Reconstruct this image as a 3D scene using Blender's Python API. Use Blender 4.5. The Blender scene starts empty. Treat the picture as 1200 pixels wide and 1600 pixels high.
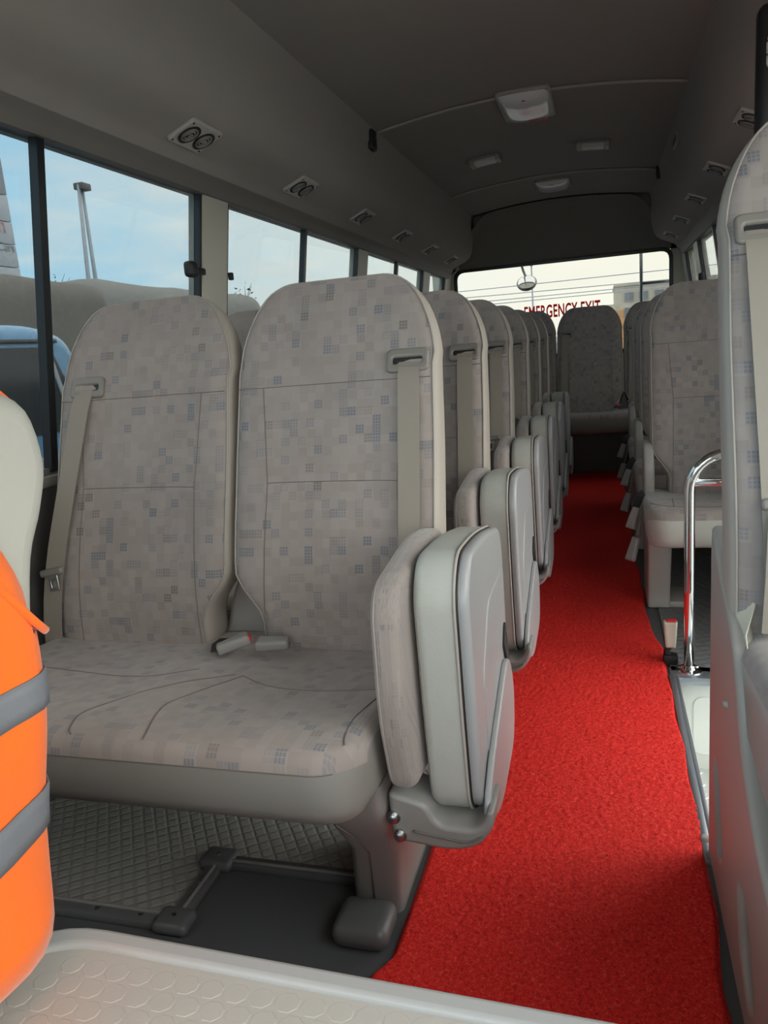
import bpy, bmesh, math, random
from mathutils import Vector, Matrix, noise
random.seed(7)
scene = bpy.context.scene
col = scene.collection
PI = math.pi

# ------------------------------------------------------------------ camera
CAM = Vector((0.0, 0.0, 0.96))
YAW, PITCH, ROLL = [math.radians(a) for a in (16.75, 12.0, 4.75)]
fw = Vector((-math.sin(YAW)*math.cos(PITCH), math.cos(YAW)*math.cos(PITCH), -math.sin(PITCH)))
rt = Vector((math.cos(YAW), math.sin(YAW), 0.0))
up = rt.cross(fw)
r2 = rt*math.cos(ROLL) - up*math.sin(ROLL)
u2 = up*math.cos(ROLL) + rt*math.sin(ROLL)
cd = bpy.data.cameras.new('camera')
cd.sensor_fit = 'VERTICAL'; cd.sensor_height = 36.0; cd.lens = 1180/1600*36.0
cd.clip_start = 0.02; cd.clip_end = 800
cam = bpy.data.objects.new('camera', cd); col.objects.link(cam)
cam.matrix_world = Matrix(((r2.x, u2.x, -fw.x, CAM.x), (r2.y, u2.y, -fw.y, CAM.y), (r2.z, u2.z, -fw.z, CAM.z), (0, 0, 0, 1)))
scene.camera = cam

# ------------------------------------------------------------------ view / light
vs = scene.view_settings
vs.view_transform = 'Standard'; vs.look = 'None'; vs.gamma = 1.0; vs.exposure = 0.0
vs.use_curve_mapping = False
SKY = 8.0
try:
    scene.cycles.max_bounces = 10; scene.cycles.diffuse_bounces = 6; scene.cycles.glossy_bounces = 4
    scene.cycles.transparent_max_bounces = 16; scene.cycles.sample_clamp_indirect = 6.0
    scene.cycles.use_denoising = True
except Exception: pass

def NT(m):
    nt = m.node_tree; nt.nodes.clear(); return nt
class G:
    """small node-graph helper"""
    def __init__(s, nt): s.nt = nt
    def n(s, t, **k):
        x = s.nt.nodes.new(t)
        for a, b in k.items(): setattr(x, a, b)
        return x
    def l(s, a, b): s.nt.links.new(a, b)
    def put(s, sock, v):
        if v is None: return
        if hasattr(v, 'is_linked'): s.l(v, sock)
        elif isinstance(v, (tuple, list)) and len(v) == 3 and sock.type == 'RGBA': sock.default_value = (*v, 1)
        else: sock.default_value = v
    def math(s, op, a, b=None, c=None, clamp=False):
        x = s.n('ShaderNodeMath', operation=op); x.use_clamp = clamp
        for i, v in enumerate((a, b, c)): s.put(x.inputs[i], v)
        return x.outputs[0]
    def vm(s, op, a, b=None):
        x = s.n('ShaderNodeVectorMath', operation=op)
        s.put(x.inputs[0], a)
        if b is not None:
            if op == 'SCALE': s.put(x.inputs[3], b)
            else: s.put(x.inputs[1], b)
        return x.outputs[1] if op in ('DOT_PRODUCT', 'LENGTH') else x.outputs[0]
    def mix(s, f, a, b):
        x = s.n('ShaderNodeMix', data_type='RGBA')
        s.put(x.inputs[0], f); s.put(x.inputs[6], a); s.put(x.inputs[7], b)
        return x.outputs[2]
    def ramp(s, f, stops, const=False):
        x = s.n('ShaderNodeValToRGB')
        if const: x.color_ramp.interpolation = 'CONSTANT'
        el = x.color_ramp.elements
        while len(el) < len(stops): el.new(0.5)
        for e, (p, c) in zip(el, stops):
            e.position = p; e.color = (*c, 1) if len(c) == 3 else c
        s.put(x.inputs[0], f); return x.outputs[0]
    def noise(s, vec, scale, detail=3, rough=0.5):
        x = s.n('ShaderNodeTexNoise'); s.put(x.inputs['Vector'], vec)
        x.inputs['Scale'].default_value = scale; x.inputs['Detail'].default_value = detail
        x.inputs['Roughness'].default_value = rough
        return x.outputs[0]
    def sep(s, v):
        x = s.n('ShaderNodeSeparateXYZ'); s.l(v, x.inputs[0]); return x.outputs
    def comb(s, a, b, c=0.0):
        x = s.n('ShaderNodeCombineXYZ')
        for i, v in enumerate((a, b, c)): s.put(x.inputs[i], v)
        return x.outputs[0]

# world: hazy evening sky, sun behind thin cloud beyond the rear of the bus
w = bpy.data.worlds.new('sky'); scene.world = w; w.use_nodes = True
g = G(NT(w))
tc = g.n('ShaderNodeTexCoord').outputs['Generated']
d = g.vm('NORMALIZE', tc)
dx, dy, dz = g.sep(d)
el = g.math('MAXIMUM', dz, 0.0)
base = g.ramp(el, [(0.0, (.72, .76, .74)), (.10, (.30, .55, .71)), (.32, (.27, .51, .69)), (.6, (.74, .71, .66)), (1.0, (.86, .80, .72))])
cv = g.comb(g.math('DIVIDE', dx, g.math('ADD', el, .16)), g.math('DIVIDE', dy, g.math('ADD', el, .16)), g.math('MULTIPLY', dz, 3.0))
cn = g.noise(cv, 1.1, 6, .55)
cloud = g.ramp(cn, [(.47, (0, 0, 0)), (.62, (1, 1, 1))])
cn2 = g.noise(g.vm('ADD', cv, (3.1, 1.7, .4)), 1.6, 5, .55)
ccol = g.mix(cn2, (.36, .45, .52), (.86, .82, .75))
# the sky clears towards the left of the bus, elsewhere a pale veil is added to take blue out of the cabin light
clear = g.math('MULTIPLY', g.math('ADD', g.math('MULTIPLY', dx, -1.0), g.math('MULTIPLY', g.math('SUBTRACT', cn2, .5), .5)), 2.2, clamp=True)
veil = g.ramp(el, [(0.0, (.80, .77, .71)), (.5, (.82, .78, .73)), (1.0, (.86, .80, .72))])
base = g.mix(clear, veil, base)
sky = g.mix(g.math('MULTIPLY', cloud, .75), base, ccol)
sun_d = Vector((.10, .97, .17)).normalized()
gl = g.math('MAXIMUM', g.vm('DOT_PRODUCT', d, tuple(sun_d)), 0.0)
glow = g.math('POWER', gl, 5.0)
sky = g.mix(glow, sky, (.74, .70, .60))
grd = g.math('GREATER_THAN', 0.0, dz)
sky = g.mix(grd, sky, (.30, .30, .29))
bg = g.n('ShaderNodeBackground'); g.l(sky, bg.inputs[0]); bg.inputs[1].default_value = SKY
g.l(bg.outputs[0], g.n('ShaderNodeOutputWorld').inputs[0])

# ------------------------------------------------------------------ materials
def mat(name, c, rough=.6, metal=0.0, spec=.5, var=0.0, vscale=6.0, bump=0.0, bscale=200.0, bdist=.002, coat=0.0, emit=None, sheen=0.0):
    m = bpy.data.materials.new(name); m.use_nodes = True
    g = G(NT(m))
    b = g.n('ShaderNodeBsdfPrincipled'); o = g.n('ShaderNodeOutputMaterial'); g.l(b.outputs[0], o.inputs[0])
    tc = g.n('ShaderNodeTexCoord').outputs['Object']
    cc = (*c, 1)
    if var > 0:
        nz = g.noise(tc, vscale, 5, .6)
        cc = g.mix(nz, tuple(max(0, x*(1-var)) for x in c), tuple(min(1, x*(1+var)) for x in c))
    g.put(b.inputs['Base Color'], cc)
    b.inputs['Roughness'].default_value = rough; b.inputs['Metallic'].default_value = metal
    b.inputs['Specular IOR Level'].default_value = spec
    b.inputs['Coat Weight'].default_value = coat; b.inputs['Sheen Weight'].default_value = sheen
    if emit: b.inputs['Emission Color'].default_value = (*emit[0], 1); b.inputs['Emission Strength'].default_value = emit[1]
    if bump > 0:
        bn = g.n('ShaderNodeBump'); bn.inputs['Strength'].default_value = bump; bn.inputs['Distance'].default_value = bdist
        g.l(g.noise(tc, bscale, 4, .6), bn.inputs['Height']); g.l(bn.outputs[0], b.inputs['Normal'])
    m['g'] = 1
    return m

def fabric_mat():
    m = bpy.data.materials.new('seat_fabric'); m.use_nodes = True
    g = G(NT(m))
    b = g.n('ShaderNodeBsdfPrincipled'); o = g.n('ShaderNodeOutputMaterial'); g.l(b.outputs[0], o.inputs[0])
    uv = g.n('ShaderNodeTexCoord').outputs['UV']
    C = .0178
    p = g.vm('SCALE', uv, 1/C)
    cell = g.vm('FLOOR', p)
    fr = g.vm('FRACTION', p)
    wn = g.n('ShaderNodeTexWhiteNoise', noise_dimensions='2D'); g.l(cell, wn.inputs['Vector'])
    v = wn.outputs['Value']; cr, cg, cb = g.sep(wn.outputs['Color'])
    occ = g.math('GREATER_THAN', v, .77)
    sub = g.vm('FRACTION', g.vm('SCALE', fr, 3.0))
    sx, sy, _ = g.sep(sub)
    dots = g.math('MULTIPLY', g.math('GREATER_THAN', sx, .24), g.math('GREATER_THAN', sy, .24))
    fx, fy, _ = g.sep(fr)
    mask = g.math('MULTIPLY', occ, g.math('ADD', g.math('MULTIPLY', dots, .75), .2))
    mask = g.math('MULTIPLY', mask, g.math('ADD', g.math('MULTIPLY', g.math('MULTIPLY', cg, cg), .72), .22))
    tint = g.ramp(cr, [(0, (.135, .155, .215)), (.28, (.125, .17, .15)), (.50, (.155, .13, .12)), (.82, (.145, .16, .20))], True)
    wn2 = g.n('ShaderNodeTexWhiteNoise', noise_dimensions='2D')
    g.l(g.vm('FLOOR', g.vm('SCALE', g.vm('ADD', uv, (.37, .11, 0)), 1/(C*1.0))), wn2.inputs['Vector'])
    obj = g.n('ShaderNodeTexCoord').outputs['Object']
    dirt = g.noise(obj, 5.0, 4, .6)
    base = g.mix(g.math('MULTIPLY', wn2.outputs['Value'], .8), (.368, .322, .302), (.305, .264, .246))
    base = g.mix(g.math('MULTIPLY', g.math('SUBTRACT', dirt, .35, clamp=True), .9), base, (.23, .19, .17))
    weave = g.noise(uv, 900, 2, .5)
    base = g.mix(g.math('MULTIPLY', weave, .22), base, (.20, .165, .15))
    colr = g.mix(mask, base, tint)
    g.l(colr, b.inputs['Base Color'])
    b.inputs['Roughness'].default_value = .9; b.inputs['Specular IOR Level'].default_value = .2
    b.inputs['Sheen Weight'].default_value = .25
    # cloth slack and fine weave
    wv = g.vm('MULTIPLY', obj, (1.0, 1.0, .38))
    wr = g.noise(wv, 9.0, 2, .45)
    b1 = g.n('ShaderNodeBump'); b1.inputs['Strength'].default_value = .8; b1.inputs['Distance'].default_value = .016
    g.l(wr, b1.inputs['Height'])
    b2 = g.n('ShaderNodeBump'); b2.inputs['Strength'].default_value = .25; b2.inputs['Distance'].default_value = .001
    g.l(weave, b2.inputs['Height']); g.l(b1.outputs[0], b2.inputs['Normal']); g.l(b2.outputs[0], b.inputs['Normal'])
    return m

def quilt_mat(name, c, cell, ang, strength, dist=.003):
    m = mat(name, c, .55)
    g = G(m.node_tree); b = [n for n in m.node_tree.nodes if n.type == 'BSDF_PRINCIPLED'][0]
    tc = g.n('ShaderNodeTexCoord').outputs['Object']
    x, y, z = g.sep(tc)
    ca, sa = math.cos(ang), math.sin(ang)
    u = g.math('ADD', g.math('MULTIPLY', x, ca/cell), g.math('MULTIPLY', y, sa/cell))
    v = g.math('ADD', g.math('MULTIPLY', x, -sa/cell), g.math('MULTIPLY', y, ca/cell))
    hu = g.math('PINGPONG', u, .5); hv = g.math('PINGPONG', v, .5)
    h = g.math('MULTIPLY', g.math('MINIMUM', g.math('MULTIPLY', hu, 5.0), 1.0), g.math('MINIMUM', g.math('MULTIPLY', hv, 5.0), 1.0))
    bn = g.n('ShaderNodeBump'); bn.inputs['Strength'].default_value = strength; bn.inputs['Distance'].default_value = dist
    g.l(h, bn.inputs['Height']); g.l(bn.outputs[0], b.inputs['Normal'])
    cc = g.mix(h, tuple(k*.86 for k in c), c); g.l(cc, b.inputs['Base Color'])
    return m

def glass_mat(name, tint, refl=.35):
    m = bpy.data.materials.new(name); m.use_nodes = True
    g = G(NT(m))
    t = g.n('ShaderNodeBsdfTransparent'); t.inputs[0].default_value = (*tint, 1)
    gl = g.n('ShaderNodeBsdfGlossy'); gl.inputs['Roughness'].default_value = .02; gl.inputs[0].default_value = (.9, .95, .95, 1)
    fz = g.n('ShaderNodeFresnel'); fz.inputs[0].default_value = 1.4
    mx = g.n('ShaderNodeMixShader'); g.l(g.math('MULTIPLY', fz.outputs[0], refl), mx.inputs[0])
    g.l(t.outputs[0], mx.inputs[1]); g.l(gl.outputs[0], mx.inputs[2])
    g.l(mx.outputs[0], g.n('ShaderNodeOutputMaterial').inputs[0])
    return m

def carpet_mat():
    m = mat('red_coil_mat', (.55, .012, .012), .75, spec=.35)
    g = G(m.node_tree); b = [n for n in m.node_tree.nodes if n.type == 'BSDF_PRINCIPLED'][0]
    tc = g.n('ShaderNodeTexCoord').outputs['Object']
    n1 = g.noise(tc, 300, 4, .8); n2 = g.noise(tc, 150, 3, .65); n3 = g.noise(tc, 2.2, 3, .5)
    f = g.math('MULTIPLY', g.math('ADD', n1, n2), .5)
    c = g.ramp(f, [(.34, (.30, .006, .006)), (.43, (.80, .016, .014)), (.55, (.94, .030, .022)), (.66, (.98, .12, .08))])
    c = g.mix(g.math('MULTIPLY', n3, .18), c, (.55, .010, .010))
    g.l(c, b.inputs['Base Color'])
    bn = g.n('ShaderNodeBump'); bn.inputs['Strength'].default_value = .75; bn.inputs['Distance'].default_value = .003
    g.l(f, bn.inputs['Height']); g.l(bn.outputs[0], b.inputs['Normal'])
    return m

M = {}
M['fabric'] = fabric_mat()
M['vinyl'] = mat('light_vinyl', (.425, .43, .395), .55, spec=.35, var=.06, vscale=8, bump=.25, bscale=60, bdist=.003)
M['vinyl_beige'] = mat('beige_vinyl', (.42, .375, .33), .6, spec=.3, var=.06, bump=.2, bscale=50, bdist=.003)
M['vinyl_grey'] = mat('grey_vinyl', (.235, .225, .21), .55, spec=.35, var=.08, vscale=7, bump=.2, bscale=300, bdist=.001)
M['seam'] = mat('seam_thread', (.17, .145, .135), .9)
M['pipe'] = mat('seat_piping', (.37, .335, .30), .6)
M['plastic'] = mat('grey_plastic', (.27, .26, .25), .45, var=.05, bump=.1, bscale=500, bdist=.0006)
M['plastic_d'] = mat('dark_grey_plastic', (.12, .125, .13), .4)
M['plastic_l'] = mat('light_grey_plastic', (.38, .36, .335), .45, bump=.1, bscale=600, bdist=.0005)
M['shield'] = mat('seat_shield_plastic', (.36, .335, .305), .42, bump=.2, bscale=700, bdist=.0006)
M['pan'] = mat('seat_pan_plastic', (.34, .34, .35), .36, bump=.15, bscale=700, bdist=.0005)
M['belt'] = mat('belt_webbing', (.285, .25, .21), .7, bump=.3, bscale=900, bdist=.0006)
M['guide'] = mat('belt_guide_plastic', (.22, .20, .18), .4)
M['chrome'] = mat('chrome', (.85, .86, .87), .08, metal=1.0)
M['steel'] = mat('steel', (.60, .61, .62), .28, metal=1.0)
M['alu'] = mat('edge_metal', (.40, .43, .48), .35, metal=.8)
M['redbtn'] = mat('red_button', (.70, .03, .03), .4)
M['black'] = mat('black_rubber', (.018, .018, .02), .5)
M['bar'] = mat('black_frame', (.012, .013, .015), .28)
M['head'] = mat('headliner', (.36, .335, .312), .85, spec=.2, var=.05, vscale=3, bump=.35, bscale=420, bdist=.0012)
M['ceil'] = mat('ceiling_liner', (.31, .29, .275), .9, spec=.15, var=.05, vscale=2, bump=.3, bscale=420, bdist=.001)
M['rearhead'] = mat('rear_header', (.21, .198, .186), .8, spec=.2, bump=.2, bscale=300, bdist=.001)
M['trimd'] = mat('window_trim', (.20, .185, .17), .55)
M['cream'] = mat('cream_paint', (.62, .60, .52), .4)
M['wall'] = mat('wall_panel', (.10, .095, .09), .6, var=.1, bump=.2, bscale=300, bdist=.001)
M['floor'] = mat('dark_floor', (.095, .10, .105), .5, var=.12, vscale=9, bump=.3, bscale=350, bdist=.0008)
M['quilt'] = quilt_mat('quilted_vinyl', (.33, .33, .31), .024, .62, .55, .003)
M['rib'] = quilt_mat('ribbed_vinyl', (.19, .195, .20), .03, .4, .6, .003)
M['white'] = mat('white_step', (.74, .76, .73), .35, var=.04, bump=.1, bscale=30, bdist=.004)
M['plate'] = mat('checker_plate', (.70, .71, .70), .35, metal=.35)
M['carpet'] = carpet_mat()
M['glass'] = glass_mat('side_glass', (.375, .395, .40), .18)
M['glassr'] = glass_mat('rear_glass', (.40, .41, .41), .2)
M['glassc'] = glass_mat('clear_glass', (.90, .93, .93), .3)
M['orange'] = mat('hi_vis_orange', (1.0, .17, .012), .7, spec=.2, sheen=.3, bump=.4, bscale=25, bdist=.006)
M['silver'] = mat('reflective_tape', (.19, .20, .225), .5, spec=.4, bump=.3, bscale=60, bdist=.002)
M['cover'] = mat('pale_seat_cover', (.46, .455, .41), .5, spec=.35, bump=.25, bscale=40, bdist=.003)
M['lid'] = mat('engine_cover_vinyl', (.45, .425, .39), .45, var=.04, bump=.15, bscale=400, bdist=.0006)
M['rim'] = mat('engine_cover_rim', (.40, .395, .39), .38)
M['dome'] = mat('white_dome', (.88, .88, .90), .10, coat=.5)
M['lens'] = mat('lamp_lens', (.55, .55, .53), .3)
M['redtxt'] = mat('red_lettering', (.62, .05, .05), .5)
def letter_mat():
    m = bpy.data.materials.new('red_window_film'); m.use_nodes = True; g = G(NT(m))
    t = g.n('ShaderNodeBsdfTranslucent'); t.inputs[0].default_value = (.95, .08, .06, 1)
    d = g.n('ShaderNodeBsdfDiffuse'); d.inputs[0].default_value = (.55, .04, .04, 1)
    mx = g.n('ShaderNodeMixShader'); mx.inputs[0].default_value = .6
    g.l(d.outputs[0], mx.inputs[1]); g.l(t.outputs[0], mx.inputs[2]); g.l(mx.outputs[0], g.n('ShaderNodeOutputMaterial').inputs[0]); return m
M['film'] = letter_mat()
M['tarp'] = mat('grey_tarpaulin', (.20, .19, .175), .8, var=.15, vscale=2, bump=.4, bscale=1.6, bdist=.10)
M['tarp_l'] = mat('pale_tarpaulin', (.30, .30, .29), .75, var=.12, vscale=2, bump=.4, bscale=1.8, bdist=.10)
M['blue'] = mat('blue_paint', (.16, .42, .72), .25, coat=.6)
M['dglass'] = mat('dark_glass', (.03, .04, .05), .08)
M['sign'] = mat('sign_panel', (.52, .58, .66), .5)
M['signd'] = mat('sign_panel_dark', (.30, .33, .38), .5)
M['post'] = mat('galvanised_post', (.42, .48, .53), .4, metal=.3)
M['leaf'] = mat('foliage', (.07, .11, .05), .8)
M['bark'] = mat('bark', (.12, .10, .08), .9)
M['bld'] = mat('render_cream', (.62, .58, .48), .8, var=.05)
M['bldo'] = mat('render_orange', (.72, .42, .20), .8)
M['win'] = mat('far_window', (.22, .25, .28), .2)
M['asphalt'] = mat('asphalt', (.20, .20, .20), .9, var=.2, vscale=1.5)
M['ventplate'] = mat('vent_plate', (.52, .49, .46), .5)
M['tag'] = mat('cream_label', (.70, .66, .54), .7)
M['pink'] = mat('faded_lettering', (.62, .36, .36), .6)
M['ink'] = mat('label_ink', (.05, .05, .05), .7)

# ------------------------------------------------------------------ mesh helpers
def mesh_from(verts, faces, smooth=True, fm=None, uv=None):
    me = bpy.data.meshes.new('m'); me.from_pydata([tuple(v) for v in verts], [], faces)
    if fm: me.polygons.foreach_set('material_index', fm)
    if uv:
        lay = me.uv_layers.new(name='UVMap')
        for lp in me.loops: lay.data[lp.index].uv = uv[lp.vertex_index]
    me.polygons.foreach_set('use_smooth', [smooth]*len(me.polygons)); me.update()
    return me
def link(name, me, mats, parent=None, off=None, loc=None):
    if off is not None: me.transform(Matrix.Translation(-Vector(off)))
    me.name = name
    o = bpy.data.objects.new(name, me)
    for m in (mats if isinstance(mats, (list, tuple)) else [mats]):
        if len(me.materials) < (len(mats) if isinstance(mats, (list, tuple)) else 1): me.materials.append(M[m])
    col.objects.link(o)
    if parent: o.parent = parent
    if loc: o.location = loc
    return o
def tag(o, label=None, cat=None, group=None, kind=None):
    if label: o['label'] = label
    if cat: o['category'] = cat
    if group: o['group'] = group
    if kind: o['kind'] = kind
    return o
def empty(name, loc, label, cat, group=None):
    o = bpy.data.objects.new(name, None); o.empty_display_size = .1; col.objects.link(o); o.location = loc
    return tag(o, label, cat, group)
def copy_tree(o, parent=None):
    c = o.copy(); col.objects.link(c); c.parent = parent
    for ch in list(o.children): copy_tree(ch, c)
    return c
def from_bm(bm, smooth=True):
    me = bpy.data.meshes.new('m'); bm.to_mesh(me); bm.free()
    me.polygons.foreach_set('use_smooth', [smooth]*len(me.polygons)); return me
def autosmooth(me, ang=35):
    bm = bmesh.new(); bm.from_mesh(me)
    a = math.radians(ang)
    for e in bm.edges:
        if len(e.link_faces) == 2 and e.calc_face_angle(0) > a: e.smooth = False
    for f in bm.faces: f.smooth = True
    bm.to_mesh(me); bm.free(); return me
def rbox(x0, x1, y0, y1, z0, z1, r=.004, seg=2):
    bm = bmesh.new(); bmesh.ops.create_cube(bm, size=1)
    for v in bm.verts:
        v.co = Vector((x0 if v.co.x < 0 else x1, y0 if v.co.y < 0 else y1, z0 if v.co.z < 0 else z1))
    r = min(r, .49*min(abs(x1-x0), abs(y1-y0), abs(z1-z0)))
    if r > 0: bmesh.ops.bevel(bm, geom=list(bm.edges), offset=r, segments=seg, profile=.5, affect='EDGES')
    bmesh.ops.recalc_face_normals(bm, faces=bm.faces)
    return autosmooth(from_bm(bm))
def join(*ms):
    bm = bmesh.new()
    for m in ms: bm.from_mesh(m)
    me = from_bm(bm); 
    for m in ms: bpy.data.meshes.remove(m)
    return autosmooth(me)
def tube(pts, r, n=8, closed=False, cap=True):
    P = [Vector(p) for p in pts]; N = len(P); V = []; F = []
    prev = None
    for i, p in enumerate(P):
        a = P[(i-1) % N] if (closed or i > 0) else p; b = P[(i+1) % N] if (closed or i < N-1) else p
        t = (b-a).normalized() if (b-a).length > 1e-9 else Vector((0, 0, 1))
        if prev is None:
            s = t.cross(Vector((0, 0, 1)) if abs(t.z) < .9 else Vector((1, 0, 0))).normalized()
        else:
            s = (prev - t*prev.dot(t)); s = s.normalized() if s.length > 1e-6 else t.orthogonal().normalized()
        prev = s; q = t.cross(s)
        rr = r[i] if isinstance(r, (list, tuple)) else r
        for k in range(n):
            a_ = 2*PI*k/n; V.append(p + s*math.cos(a_)*rr + q*math.sin(a_)*rr)
    rings = N if closed else N-1
    for i in range(rings):
        j = (i+1) % N
        for k in range(n):
            F.append((i*n+k, i*n+(k+1) % n, j*n+(k+1) % n, j*n+k))
    if cap and not closed:
        F.append(tuple(range(n-1, -1, -1))); F.append(tuple((N-1)*n+k for k in range(n)))
    return mesh_from(V, F)
def smooth_pts(pts, sub=6):
    P = [Vector(p) for p in pts]; out = []
    for i in range(len(P)-1):
        p0 = P[max(i-1, 0)]; p1 = P[i]; p2 = P[i+1]; p3 = P[min(i+2, len(P)-1)]
        for k in range(sub):
            t = k/sub
            out.append(.5*((2*p1)+(p2-p0)*t+(2*p0-5*p1+4*p2-p3)*t*t+(3*p1-p0-3*p2+p3)*t**3))
    out.append(P[-1]); return out
def loft(rings, cap=True, fm_fn=None):
    n = len(rings[0]); V = [v for r in rings for v in r]; F = []; fm = []
    for i in range(len(rings)-1):
        for k in range(n):
            F.append((i*n+k, i*n+(k+1) % n, (i+1)*n+(k+1) % n, (i+1)*n+k)); fm.append(fm_fn(i, k) if fm_fn else 0)
    if cap:
        F.append(tuple(range(n-1, -1, -1))); fm.append(0 if not fm_fn else fm_fn(0, n//2))
        F.append(tuple((len(rings)-1)*n+k for k in range(n))); fm.append(0 if not fm_fn else fm_fn(len(rings)-2, n//2))
    return V, F, fm
def rpoly(pts, r, seg=4):
    """round the corners of a 2D polygon; r scalar or list"""
    out = []; N = len(pts)
    for i, p in enumerate(pts):
        p = Vector(p); a = Vector(pts[i-1]); b = Vector(pts[(i+1) % N])
        rr = r[i] if isinstance(r, (list, tuple)) else r
        da = (a-p); db = (b-p)
        k = min(rr, .48*da.length, .48*db.length)
        if k < 1e-5: out.append(p); continue
        s = p+da.normalized()*k; e = p+db.normalized()*k
        for j in range(seg+1):
            t = j/seg; out.append((1-t)**2*s+2*t*(1-t)*p+t*t*e)
    return out
def slab(outlines, thick, bevel=.003, mtx=None, seg=2):
    """flat shape (first outline, later ones holes) of a thickness, rounded edges; local XY plane centred on z=0"""
    cu = bpy.data.curves.new('t', 'CURVE'); cu.dimensions = '2D'; cu.fill_mode = 'BOTH'
    bevel = min(bevel, thick*.49)
    cu.extrude = thick/2-bevel; cu.bevel_depth = bevel; cu.bevel_resolution = seg; cu.offset = -bevel
    for o in outlines:
        sp = cu.splines.new('POLY'); sp.points.add(len(o)-1)
        for q, p in zip(sp.points, o): q.co = (p[0], p[1], 0, 1)
        sp.use_cyclic_u = True
    ob = bpy.data.objects.new('t', cu); col.objects.link(ob)
    dg = bpy.context.evaluated_depsgraph_get()
    me = bpy.data.meshes.new_from_object(ob.evaluated_get(dg))
    bpy.data.objects.remove(ob); bpy.data.curves.remove(cu)
    me.materials.clear()
    if mtx is not None: me.transform(mtx)
    return autosmooth(me, 40)
def frame_mtx(o, x, y):
    x = Vector(x).normalized(); y = Vector(y); y = (y-x*y.dot(x)).normalized(); z = x.cross(y); o = Vector(o)
    return Matrix(((x.x, y.x, z.x, o.x), (x.y, y.y, z.y, o.y), (x.z, y.z, z.z, o.z), (0, 0, 0, 1)))
YZ = lambda x: frame_mtx((x, 0, 0), (0, 1, 0), (0, 0, 1))      # outline (y,z), thickness along x
XZ = lambda y: frame_mtx((0, y, 0), (1, 0, 0), (0, 0, 1))      # outline (x,z), thickness along -y
def rect(x0, x1, y0, y1): return [(x0, y0), (x1, y0), (x1, y1), (x0, y1)]
def lathe(prof, n=20):
    V = []; F = []
    for r, z in prof:
        for k in range(n): V.append((r*math.cos(2*PI*k/n), r*math.sin(2*PI*k/n), z))
    for i in range(len(prof)-1):
        for k in range(n): F.append((i*n+k, i*n+(k+1) % n, (i+1)*n+(k+1) % n, (i+1)*n+k))
    F.append(tuple(range(n-1, -1, -1))); F.append(tuple((len(prof)-1)*n+k for k in range(n)))
    return autosmooth(mesh_from(V, F))
def ribbon(pts, w, t=.0018, wdir=(1, 0, 0)):
    W = Vector(wdir).normalized(); P = [Vector(p) for p in pts]; R = []
    for i, p in enumerate(P):
        tn = (P[min(i+1, len(P)-1)]-P[max(i-1, 0)]).normalized()
        s = (W-tn*W.dot(tn)).normalized(); q = tn.cross(s)
        R.append([p+s*w/2+q*t/2, p-s*w/2+q*t/2, p-s*w/2-q*t/2, p+s*w/2-q*t/2])
    V, F, _ = loft(R); return autosmooth(mesh_from(V, F), 50)
def interp(tab, x):
    if x <= tab[0][0]: return tab[0][1]
    for (a, b), (c, e) in zip(tab, tab[1:]):
        if x <= c:
            t = (x-a)/(c-a); return b+(e-b)*t
    return tab[-1][1]
def sstep(t): t = max(0, min(1, t)); return t*t*(3-2*t)
def struct(o): o['kind'] = 'structure'; return o

# ================================================================== SETTING
XL, XR = -1.25, .67            # side walls at sill height
XLT, XRT = -1.14, .56          # at window top
SILL, WTOP = .745, 1.475
X0 = -.29
YF, YR = -1.35, 6.2
def wallx(z, side):            # inner face of the leaning window band
    t = max(0, min(1.05, (z-SILL)/(WTOP-SILL)))
    return (XL+(XLT-XL)*t) if side < 0 else (XR+(XRT-XR)*t)

# ground outside
struct(link('ground', rbox(-150, 150, -60, 260, -.95, -.85, 0), 'asphalt'))

# floor with stairwell on the door side
SW0, SW1 = 1.36, 2.12
fl = join(rbox(XL-.05, .165, YF, YR, -.08, 0, 0), rbox(.165, XR+.05, YF, SW0, -.08, 0, 0), rbox(.165, XR+.05, SW1+.001, YR, -.08, 0, 0))
floor = struct(link('floor', fl, 'floor'))
# quilted vinyl covering behind the metal rail, under the double seats
q = rbox(-1.245, -.36, 1.145, 5.4, 0, .006, 0); link('quilted_covering', q, 'quilt', floor)
link('ribbed_covering', rbox(.17, XR, SW1+.02, 5.4, 0, .006, 0), 'rib', floor)
# stairwell
well = struct(link('trim_1', join(rbox(.165, XR+.05, SW1-.004, SW1+.01, -.30, -.012, .003)), 'white'))
link('step_side_panel', rbox(.150, .165, SW0-.02, SW1, -.32, -.004, .002), 'white', well)
link('step_front_panel', rbox(.165, XR+.05, SW0-.02, SW0, -.32, -.012, .002), 'white', well)
link('step_edge_plate', rbox(.165, XR, SW1-.03, SW1+.05, -.016, .006, .003), 'alu', well)
link('step_recess', slab([rpoly(rect(.225, .60, -.24, -.06), .03)], .006, .003, XZ(SW1-.004)), 'white', well)
pl = link('step_plate', rbox(.165, XR+.1, SW0, SW1-.004, -.32, -.285, .002), 'plate', well)
tV = []; tF = []
k = 0
for i in range(17):
    for j in range(24):
        x = .185+i*.030; y = SW0+.02+j*.031
        a = PI/4 if (i+j) % 2 else -PI/4
        c, s = math.cos(a), math.sin(a); b = len(tV)
        for (u, v, z) in ((-.011, 0, 0), (0, -.0035, 0), (.011, 0, 0), (0, .0035, 0), (-.005, 0, .0025), (.005, 0, .0025)):
            tV.append((x+u*c-v*s, y+u*s+v*c, -.285+z))
        tF += [(b, b+1, b+4), (b+1, b+2, b+5), (b+1, b+5, b+4), (b+2, b+3, b+5), (b+3, b, b+4), (b+3, b+4, b+5)]
tag(link('tread_lugs', mesh_from(tV, tF, False), 'plate', well), kind='stuff')
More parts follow.
